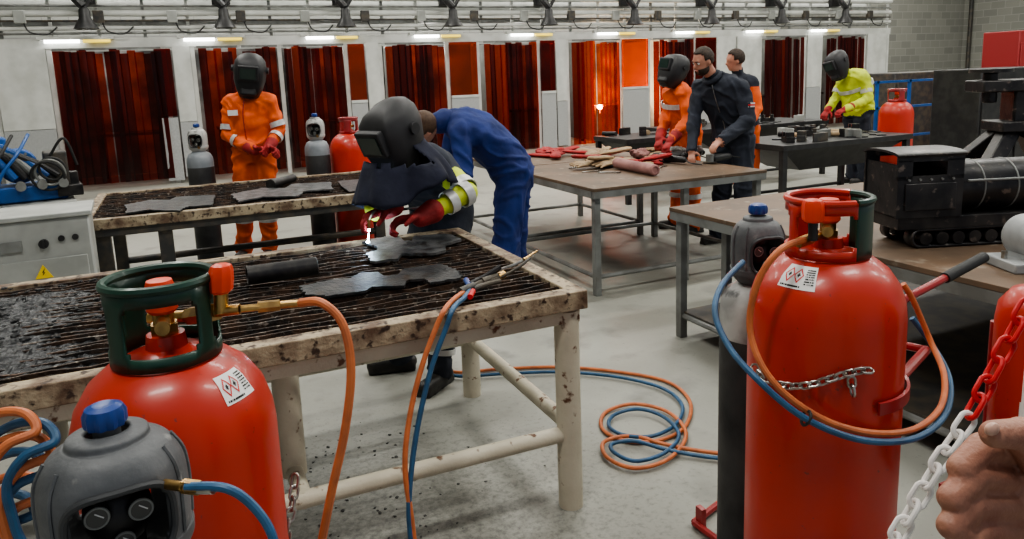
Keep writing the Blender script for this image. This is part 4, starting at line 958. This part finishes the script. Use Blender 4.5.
    for p_ in me.polygons: p_.material_index=idx[p_.vertices[0]]
    me.shade_smooth()
    o=bpy.data.objects.new(name,me); COL.objects.link(o); o.location=org; props(o,label,'person')
    for s in'LR':
        td=V(toes[s]).normalized(); a=P['an'+s]; bb=nb(); a0=V((a.x,a.y,0))
        cap(bb,a0+V((0,0,.05))-td*.05,a0+V((0,0,.045))+td*.15,.048,.045,14,.9); cap(bb,a0+V((0,0,.06)),a0+V((0,0,.17)),.058,.056); box(bb,a0+td*.05+V((0,0,.012)),(.09,.27,.024),M((V((td.y,-td.x,0)),td,V((0,0,1)))).transposed())
        m_=remesh(bb,.010,2,'boot'); m_.materials.append(LEATHER); m_.shade_smooth()
        for v in m_.vertices:
            if v.co.z<0.002: v.co.z=.002
        bo=bpy.data.objects.new('boot',m_); COL.objects.link(bo); bo.parent=o
    if gloves:
        for s in'LR':
            bb=nb(); hd_=handdirs[s] if handdirs else ((P['wr'+s]-P['el'+s]),V((0,0,-1)),side*(-1 if s=='R' else 1))
            hand(bb,P['wr'+s],hd_[0],hd_[1],hd_[2],1.3,curl); fa=(P['wr'+s]-P['el'+s]).normalized()
            cap(bb,P['wr'+s]-fa*cuff,P['wr'+s]+fa*.02,.058,.045)
            m_=remesh(bb,.006,2,'glove'); m_.materials.append(GLOVE); m_.shade_smooth(); go=bpy.data.objects.new('glove',m_); COL.objects.link(go); go.parent=o
    return o,P,(hs,fd,hu,hc)
def band(o,p0,p1,t,r,w,m=None,name='reflective_band'):
    d=(p1-p0); c=p0+d*t; dn=d.normalized(); b=nb(); x,y,_=orient(dn); n=20
    rings(b,[[c+dn*z+x*(rr*cos(2*pi*i/n))+y*(rr*sin(2*pi*i/n)) for i in range(n)] for z,rr in((-w/2,r-.006),(-w/2,r),(w/2,r),(w/2,r-.006))],False); part(name,b,m or SILV,o)
def ab(o,Q,k,s,t,bag,w=.05):
    a,c,r0,r1={'ua':('sh','el',.062,.05),'fa':('el','wr',.052,.039),'sh':('kn','an',.072,.064)}[k]
    band(o,Q[a+s],Q[c+s],t,(r0+(r1-r0)*t)*bag+.008,w)
def tband(o,c,t,side,a,d_,w,m=None,name='reflective_band'):
    t=V(t).normalized(); s=(side-t*side.dot(t)).normalized(); f=t.cross(s); b=nb(); n=32
    rings(b,[[c+t*z+s*(a*k*cos(2*pi*i/n))+f*(d_*k*sin(2*pi*i/n)) for i in range(n)] for z,k in((-w/2,.96),(-w/2,1),(w/2,1),(w/2,.96))],False); part(name,b,m or SILV,o)
def helmet(o,h,s=1.,up=0,m=HELM):
    hs,fd,hu,hc=h
    if up:
        a=rad(up); f2=fd*cos(a)+hu*sin(a); u2=hu*cos(a)-fd*sin(a)
    else: f2,u2=fd,hu
    Rm=M((hs,f2,u2)).transposed(); b=nb(); n=28
    prof=[(-.17,.07,.065,.05),(-.12,.095,.10,.03),(-.05,.115,.125,.015),(.03,.122,.135,0),(.09,.112,.125,-.005),(.125,.085,.098,-.01),(.142,.055,.062,-.012),(.15,.02,.025,-.015)]
    rs=[]
    for z,ax,ay,of in prof:
        row=[]
        for i in range(n):
            a=2*pi*i/n; x=ax*cos(a); y=ay*sin(a)+of
            if sin(a)>.45 and abs(z)<.14: y=max(y,0)*.35+ (ay+of)*.65
            row.append(hc+Rm@V((x*s,y*s,z*s)))
        rs.append(row)
    rings(b,rs); ho=part('welding_helmet',b,m,o,ang=60)
    b=nb(); box(b,hc+Rm@V((0,.137*s,.03*s)),(.145*s,.034*s,.115*s),Rm); part('visor_frame',b,m,ho,bevel=.006)
    b=nb(); box(b,hc+Rm@V((0,.155*s,.03*s)),(.11*s,.006*s,.078*s),Rm); part('visor_lens',b,LENS,ho)
    b=nb(); box(b,hc+Rm@V((0,.10*s,-.10*s)),(.12*s,.07*s,.10*s),Rm@M.Rotation(.35,3,'X')); part('chin_guard',b,m,ho,bevel=.02)
    for q in(-1,1):
        b=nb(); cyl(b,hc+Rm@V((q*.115*s,0,.03*s)),hc+Rm@V((q*.135*s,0,.03*s)),.025*s); part('pivot_knob',b,m,ho)
    return ho
def hair(o,h,m=HAIR,s=1.,beard=False):
    hs,fd,hu,hc=h; Rm=M((hs,fd,hu)).transposed(); b=nb(); ell(b,hc+hu*.022-fd*.012,(.083*s,.101*s,.106*s),Rm,28,18)
    dl=[v for v in b.verts if ((v.co-hc).dot(fd)>.045 and (v.co-hc).dot(hu)<.085) or (v.co-hc).dot(hu)<-.045 or ((v.co-hc).dot(fd)>.0 and (v.co-hc).dot(hu)<.02)]
    bmesh.ops.delete(b,geom=dl,context='VERTS')
    for v in b.verts: v.co+=(v.co-hc).normalized()*noise.noise(v.co*45)*.006
    ob=part('hair',b,m,o,recalc=False); sm=ob.modifiers.new('s','SOLIDIFY'); sm.thickness=.006
    if beard:
        b=nb(); ell(b,hc-hu*.055+fd*.024,(.064,.075,.066),Rm,28,18)
        dl=[v for v in b.verts if (v.co-hc).dot(hu)>-.035 or ((v.co-hc).dot(fd)<-.01) or (abs((v.co-hc).dot(hs))<.025 and -.068<(v.co-hc).dot(hu)<-.05)]
        bmesh.ops.delete(b,geom=dl,context='VERTS'); part('beard',b,m,o,recalc=False)
def eyes(o,h):
    hs,fd,hu,hc=h
    for s in(-1,1):
        b=nb(); ell(b,hc+hs*.03*s+hu*.008+fd*.076,(.013,.012,.009)); e=part('eye',b,WSTK,o)
        b=nb(); ell(b,hc+hs*.03*s+hu*.008+fd*.086,(.006,.004,.006)); part('pupil',b,BLK,e)
        b=nb(); cap(b,hc+hs*.016*s+hu*.03+fd*.094,hc+hs*.045*s+hu*.032+fd*.085,.004,.003,8); part('eyebrow',b,HAIR,o)
    b=nb(); cap(b,hc-hs*.02-hu*.053+fd*.093,hc+hs*.02-hu*.053+fd*.093,.006,.006,8); part('lips',b,mat('lips',(.4,.14,.11),.5),o)
# A : hooded welder bending over bench 1
P=dict(pel=wq(441,4.02,.97),wst=wq(436,3.92,1.07),chs=wq(424,3.76,1.18),ush=wq(415,3.68,1.24),nk=wq(407,3.60,1.28),hd=at(396,134,3.46),
 shR=wq(386,3.62,1.18),shL=wq(446,3.68,1.18),elR=wq(376,3.48,1.05),wrR=at(392,207,3.38),elL=at(468,192,3.54),wrL=at(424,216,3.38),
 hipR=wq(430,4.03,.93),hipL=wq(455,4.02,.93),knR=wq(415,4.0,.5),knL=wq(446,3.88,.5),anR=wq(400,4.05,.09),anL=wq(440,3.82,.09))
BA=1.08
o,Q,h=person('person in black hood, cape and hi-vis sleeves torch-cutting over a bench',P,-RT*.95+FW*.25,(SKIN,NAVY,NAVY,HIVIS),{'R':-RT-FW*.2,'L':-FW-RT*.5},bag=BA,gloves=True,curl=.7,fdir=-RT*.55-FW*.70-UP*.42,armmat=3,foldamp=.8,cuff=.05,hup=UP,
  handdirs={'R':(-RT-UP*.3-FW*.3,-UP,-FW),'L':(-RT-UP*.1-FW*.2,-UP,-FW+UP*.4)})
hs,fd,hu,hc=h
helmet(o,h,1.08,m=mat('matte_black_helmet',(.018,.018,.020),.55,c2=(.030,.030,.032)))
n=96; rs=[]
sh_=(Q['shR']-Q['shL']).normalized(); sh_.z*=.3; sh_.normalize(); ff=(-RT*.3-FW*.9).normalized(); ff=(ff-sh_*ff.dot(sh_)).normalized()
b=nb()
dzs=[.02,-.01,-.04,-.07,-.095,-.12,-.145,-.17,-.19,-.21,-.23,-.25,-.27,-.29,-.31]
for dz in dzs:
    t=min(1,max(0,(-dz+.02)/.33))
    sm_=t*t*(3-2*t)
    ax=.112+.118*(.35*t+.65*sm_); ay=.115+.105*(.35*t+.65*sm_); of=-.045*(1-t)+.005; ox=-.030*sm_; wv=.16*t**1.2
    c=hc+UP*dz+ff*of+sh_*ox
    row=[]
    for i in range(n):
        a=2*pi*i/n; f1=sin(a*8+dz*7+1.6*sin(a*2)); f2=noise.noise(V((cos(a)*2.4,sin(a)*2.4,dz*5)))
        k=1+wv*(.42*f1+.7*f2)
        w_=sm_
        sag=w_*(-.04*max(0,cos(a))+.075*max(0,-cos(a))+.035*max(0,sin(a))+.02*sin(a*3+1))+.03*t*f2
        row.append(c+sh_*(ax*cos(a)*k)+ff*(ay*sin(a)*k)+UP*sag)
    rs.append(row)
vs=rings(b,rs,False)
dl=[f_ for f_ in b.faces if (f_.calc_center_median()-hc).dot(fd)>.035 and f_.calc_center_median().z>hc.z-.135]
bmesh.ops.delete(b,geom=dl,context='FACES')
ob=part('cape',b,CAPE,o,recalc=False,ang=80); sm=ob.modifiers.new('s','SOLIDIFY'); sm.thickness=.008
ab(o,Q,'fa','L',.42,BA,.045); ab(o,Q,'fa','L',.08,BA,.045); ab(o,Q,'sh','R',.50,BA); ab(o,Q,'sh','L',.50,BA); ab(o,Q,'sh','R',.75,BA,.03); ab(o,Q,'sh','L',.75,BA,.03); ab(o,Q,'ua','L',.8,BA)
fl=onz(368,243,.885)
tq=E('cutting_torch','brass cutting torch held in red gloves with a bright flame','torch',fl); oo=V(tq.location)
hh=at(385,212,3.36)-oo
b=nb(); tube(b,[at(425,206,3.42)-oo,hh,at(374,212,3.32)-oo,at(369,222,3.28)-oo],.0065,8); part('torch_tube',b,CHAIN,tq)
b=nb(); cyl(b,at(369,220,3.28)-oo,at(369,229,3.27)-oo,.009,.004,seg=12); part('torch_nozzle',b,BRASS,tq)
b=nb(); cyl(b,at(369,229,3.27)-oo,(0,0,.0),.005,.0025,seg=12); part('flame',b,FLAME,tq)
b=nb(); ell(b,(0,0,.006),(.009,.009,.005)); part('molten_spot',b,FLAME,tq)
l=bpy.data.lights.new('flame_light','POINT'); l.energy=1.2; l.color=(.6,.8,1); l.shadow_soft_size=.02
lo=bpy.data.objects.new('flame_light',l); COL.objects.link(lo); lo.location=fl+V((-.03,-.05,.06))
# G : blue coverall
P=dict(pel=wq(513,5.0,1.0),wst=wq(503,5.0,1.13),chs=wq(480,4.97,1.27),ush=wq(460,4.95,1.34),nk=wq(445,4.93,1.37),hd=at(423,128,4.86),
 shL=wq(462,4.80,1.30),shR=wq(458,5.12,1.31),elL=wq(464,4.70,1.05),elR=wq(445,5.15,1.05),wrL=wq(446,4.76,.90),wrR=wq(430,5.0,.90),
 hipL=wq(512,4.92,.93),hipR=wq(516,5.1,.93),knL=wq(506,4.88,.5),knR=wq(514,5.12,.5),anL=wq(512,4.9,.09),anR=wq(521,5.15,.09))
o,Q,h=person('person in royal blue coverall bending forward at the hips',P,FW,(SKIN,BLUEC,BLUEC),{'R':-RT,'L':-RT},bag=1.2,fdir=-RT*.7-UP*.7,foldamp=1.5,voxel=.011)
hair(o,h,HAIRL)
b=nb(); cap(b,Q['nk'],Q['nk']+(Q['hd']-Q['nk'])*.25,.085,.075); part('collar',b,BLUEC,o)
# B
P=dict(pel=wq(254,7.0,1.02),wst=wq(252,7.0,1.16),chs=wq(249,6.98,1.38),ush=wq(249,6.97,1.52),nk=wq(250,6.95,1.59),hd=wq(250,6.9,1.76),
 shR=wq(230,7.0,1.49),shL=wq(269,6.98,1.49),elR=wq(228,6.95,1.2),elL=wq(280,6.98,1.22),wrR=at(254,150,6.78),wrL=at(268,148,6.78),
 hipR=wq(245,7.0,.97),hipL=wq(264,7.0,.97),knR=wq(244,7.0,.52),knL=wq(267,7.0,.52),anR=wq(244,7.05,.09),anL=wq(270,7.05,.09))
BB=1.17
o,Q,h=person('person in bright orange overall and black welding helmet wearing red gloves',P,-RT,(SKIN,ORANGE,ORANGE),{'R':-FW,'L':-FW},bag=BB,gloves=True,fdir=-FW-UP*.25+RT*.2,foldamp=1.6,
  handdirs={'R':(RT-FW*.4,-UP,-FW+UP),'L':(-RT*.2+RT*.9-FW*.4-UP*.2,-UP,-FW+UP)})
helmet(o,h,1.2)
for s in'LR':
    ab(o,Q,'ua',s,.75,BB+.05); ab(o,Q,'fa',s,.35,BB+.05,.04); ab(o,Q,'sh',s,.3,BB+.05)
b=nb(); box(b,Q['chs']-FW*.162-RT*.09+UP*.03,(.09,.008,.05),M.Rotation(rad(-24),3,'Z')); part('chest_badge',b,WSTK,o)
b=nb(); tube(b,[Q['ush']-FW*.13,Q['chs']-FW*.160,Q['wst']-FW*.152,Q['pel']-FW*.158],.005,6); part('zip',b,TROL,o)
# C
P=dict(pel=wq(686,7.5,1.0),wst=wq(684,7.5,1.12),chs=wq(680,7.45,1.32),ush=wq(678,7.43,1.44),nk=wq(677,7.40,1.50),hd=wq(675,7.37,1.64),
 shL=wq(684,7.25,1.42),shR=wq(672,7.6,1.43),elL=wq(688,7.15,1.16),elR=wq(666,7.6,1.18),wrL=at(672,140,6.98),wrR=at(660,138,7.3),
 hipL=wq(690,7.42,.95),hipR=wq(680,7.6,.95),knL=wq(692,7.4,.5),knR=wq(678,7.6,.5),anL=wq(695,7.4,.09),anR=wq(676,7.65,.09))
o,Q,h=person('person in orange overall with dark helmet looking down at the table',P,FW*.9-RT*.4,(SKIN,ORANGE,ORANGE),{'R':-RT,'L':-RT-FW*.3},bag=1.15,gloves=True,fdir=-RT*.8-FW*.45-UP*.35,foldamp=1.6)
helmet(o,h,1.05,up=35); eyes(o,h)
for s in'LR': ab(o,Q,'sh',s,.3,1.2)
tband(o,Q['chs'],Q['ush']-Q['chs'],FW*.9-RT*.4,.222,.162,.05)
# D
P=dict(pel=wq(733,6.85,1.03),wst=wq(731,6.85,1.15),chs=wq(724,6.8,1.36),ush=wq(718,6.77,1.50),nk=wq(712,6.74,1.57),hd=wq(703,6.68,1.71),
 shL=wq(741,6.65,1.47),shR=wq(701,6.9,1.48),elL=wq(749,6.58,1.19),elR=wq(694,6.85,1.21),wrL=at(722,140,6.42),wrR=at(692,150,6.65),
 hipL=wq(742,6.78,.98),hipR=wq(724,6.92,.98),knL=wq(744,6.75,.52),knR=wq(722,6.9,.52),anL=wq(742,6.78,.09),anR=wq(718,6.92,.09))
o,Q,h=person('bearded person in navy jacket leaning toward the work table',P,-RT*.75+FW*.65,(SKIN,NAVY,NAVY),{'R':-RT-FW*.4,'L':-RT-FW*.5},bag=1.22,voxel=.010,fdir=-RT*.88-FW*.38-UP*.36,curl=.5,foldamp=1.5)
hair(o,h,HAIR,1.01,True); eyes(o,h)
sd=(-RT*.75+FW*.65).normalized(); fz=(-RT*.65-FW*.75).normalized()
b=nb(); box(b,Q['shL']*.45+Q['elL']*.55+RT*.03-FW*.072,(.06,.006,.04),M.Rotation(rad(-24),3,'Z')); pt=part('sleeve_patch',b,WSTK,o)
b=nb(); box(b,Q['shL']*.45+Q['elL']*.55+RT*.03-FW*.076,(.06,.004,.012),M.Rotation(rad(-24),3,'Z')); part('patch_stripe',b,REDM,pt)
b=nb(); torus(b,Q['nk']-UP*.005,.072,.024,Q['hd']-Q['nk'],24,8); part('collar',b,NAVY,o)
b=nb(); tube(b,[Q['ush']+fz*.12,Q['chs']+fz*.165,Q['wst']+fz*.155,Q['pel']+fz*.158],.004,6); part('zip',b,CHAIN,o)
# E
P=dict(pel=wq(744,8.2,1.0),wst=wq(743,8.2,1.14),chs=wq(741,8.2,1.36),ush=wq(740,8.2,1.50),nk=wq(738,8.18,1.57),hd=wq(735,8.15,1.72),
 shL=wq(752,8.05,1.48),shR=wq(732,8.4,1.48),elL=wq(757,8.0,1.2),elR=wq(728,8.4,1.2),wrL=wq(750,7.9,1.05),wrR=wq(722,8.3,1.05),
 hipL=wq(750,8.15,.96),hipR=wq(740,8.3,.96),knL=wq(752,8.15,.5),knR=wq(740,8.3,.5),anL=wq(752,8.15,.09),anR=wq(740,8.35,.09))
o,Q,h=person('person in navy top and orange overall standing behind the bearded person',P,FW*.9-RT*.3,(SKIN,NAVY,ORANGE,ORANGE),{'R':-RT,'L':-RT},bag=1.12,fdir=-RT*.95-UP*.2,armmat=3,foldamp=.8)
hair(o,h,HAIR)
# F
P=dict(pel=wq(858,10.1,1.0),wst=wq(858,10.1,1.13),chs=wq(855,10.08,1.33),ush=wq(851,10.06,1.46),nk=wq(847,10.04,1.52),hd=wq(838,10.0,1.64),
 shL=wq(864,9.92,1.43),shR=wq(843,10.22,1.43),elL=wq(868,9.85,1.16),elR=wq(835,10.2,1.16),wrL=wq(846,9.75,1.05),wrR=wq(828,10.1,1.03),
 hipL=wq(862,10.05,.95),hipR=wq(852,10.2,.95),knL=wq(864,10.05,.5),knR=wq(852,10.2,.5),anL=wq(864,10.05,.09),anR=wq(852,10.2,.09))
o,Q,h=person('person in hi-vis yellow jacket and black welding helmet at a bench',P,-RT*.8+FW*.6,(SKIN,HIVIS,NAVY),{'R':-RT,'L':-RT},bag=1.25,gloves=True,fdir=-RT*.8-FW*.45-UP*.4,foldamp=1.2)
helmet(o,h,1.15); tband(o,Q['chs'],Q['ush']-Q['chs'],-RT*.8+FW*.6,.240,.174,.05)
for s in'LR': ab(o,Q,'ua',s,.6,1.25)
# ---------------------------------------------------------------- near person (hand in view)
W=lambda u,v,Y: at(u+10,v+10,Y)
X=lambda x,y,z:V((x,y,z))
P=dict(pel=X(1.12,-.12,.95),wst=X(1.12,-.12,1.10),chs=X(1.11,-.10,1.30),ush=X(1.10,-.10,1.43),nk=X(1.10,-.09,1.50),hd=X(1.10,-.06,1.65),
 shL=X(.92,-.10,1.42),shR=X(1.28,-.05,1.42),elL=X(.90,.06,1.16),wrL=W(1110,575,.585),elR=X(1.34,-.08,1.13),wrR=X(1.30,.12,.92),
 hipL=X(1.03,-.12,.92),hipR=X(1.21,-.10,.92),knL=X(1.02,-.08,.5),knR=X(1.22,-.06,.5),anL=X(1.02,-.12,.09),anR=X(1.23,-.10,.09))
o,Q,h=person('person in dark jacket with curled bare hand near the plastic chain',P,X(.98,.1,0),(SKIN,NAVY,NAVY),{'R':X(.1,1,0),'L':X(-.1,1,0)},bag=1.1,voxel=.018,fdir=X(-.2,.9,-.3),foldamp=.8,nohand='L')
hair(o,h,HAIR)
b=nb()
cap(b,W(1150,600,.60),W(1040,530,.57),.042,.036,20)
cap(b,W(1040,525,.575),W(1010,485,.575),.036,.034,20)
cap(b,W(1022,500,.575),W(1012,462,.58),.030,.026,20)
fing=[[(1012,445,.575,.0108),(972,436,.550,.0112),(950,458,.535,.0102),(964,478,.535,.0090)],
      [(1010,470,.57,.0110),(964,466,.540,.0116),(941,488,.522,.0106),(958,506,.525,.0092)],
      [(1010,497,.56,.0108),(960,496,.530,.0112),(940,516,.514,.0102),(958,532,.518,.0090)],
      [(1012,522,.55,.0100),(966,524,.525,.0102),(948,542,.512,.0092),(964,556,.516,.0082)]]
for ch in fing:
    for a,c in zip(ch,ch[1:]): cap(b,W(*a[:3]),W(*c[:3]),a[3],c[3],16)
cap(b,W(1034,455,.55),W(1012,424,.53),.0165,.0135,16); cap(b,W(1012,424,.53),W(984,424,.515),.0125,.0105,16)
me=remesh(b,.0022,4,'hand')
me.materials.append(mat('near_skin',(.38,.19,.125),.5,0,(.31,.135,.09),24,bump=.18,bs=220)); me.shade_smooth()
me.transform(M.Translation(-V(o.location))); ho=bpy.data.objects.new('hand',me); COL.objects.link(ho); ho.parent=o
bb=nb(); q0=W(982,419,.506)-V(o.location); ell(bb,q0,(.007,.004,.005),None,16,8); part('fingernail',bb,mat('fingernail',(.50,.30,.23),.3),ho)
# ---------------------------------------------------------------- world + camera
bpy.data.scenes.remove(TS)
w=bpy.data.worlds.new('world'); bpy.context.scene.world=w; w.use_nodes=True; bg=w.node_tree.nodes['Background']; bg.inputs[0].default_value=(.85,.9,1,1); bg.inputs[1].default_value=.42
cd=bpy.data.cameras.new('camera'); cd.sensor_width=36; cd.lens=F*36/1024; cd.shift_y=-(269.5-CY)/1024; cd.clip_start=.05; cd.clip_end=200
co=bpy.data.objects.new('camera',cd); COL.objects.link(co); co.matrix_world=M.Translation(CAM)@R.to_4x4(); bpy.context.scene.camera=co
try: bpy.context.scene.view_settings.look='AgX - Medium High Contrast'
except Exception: pass
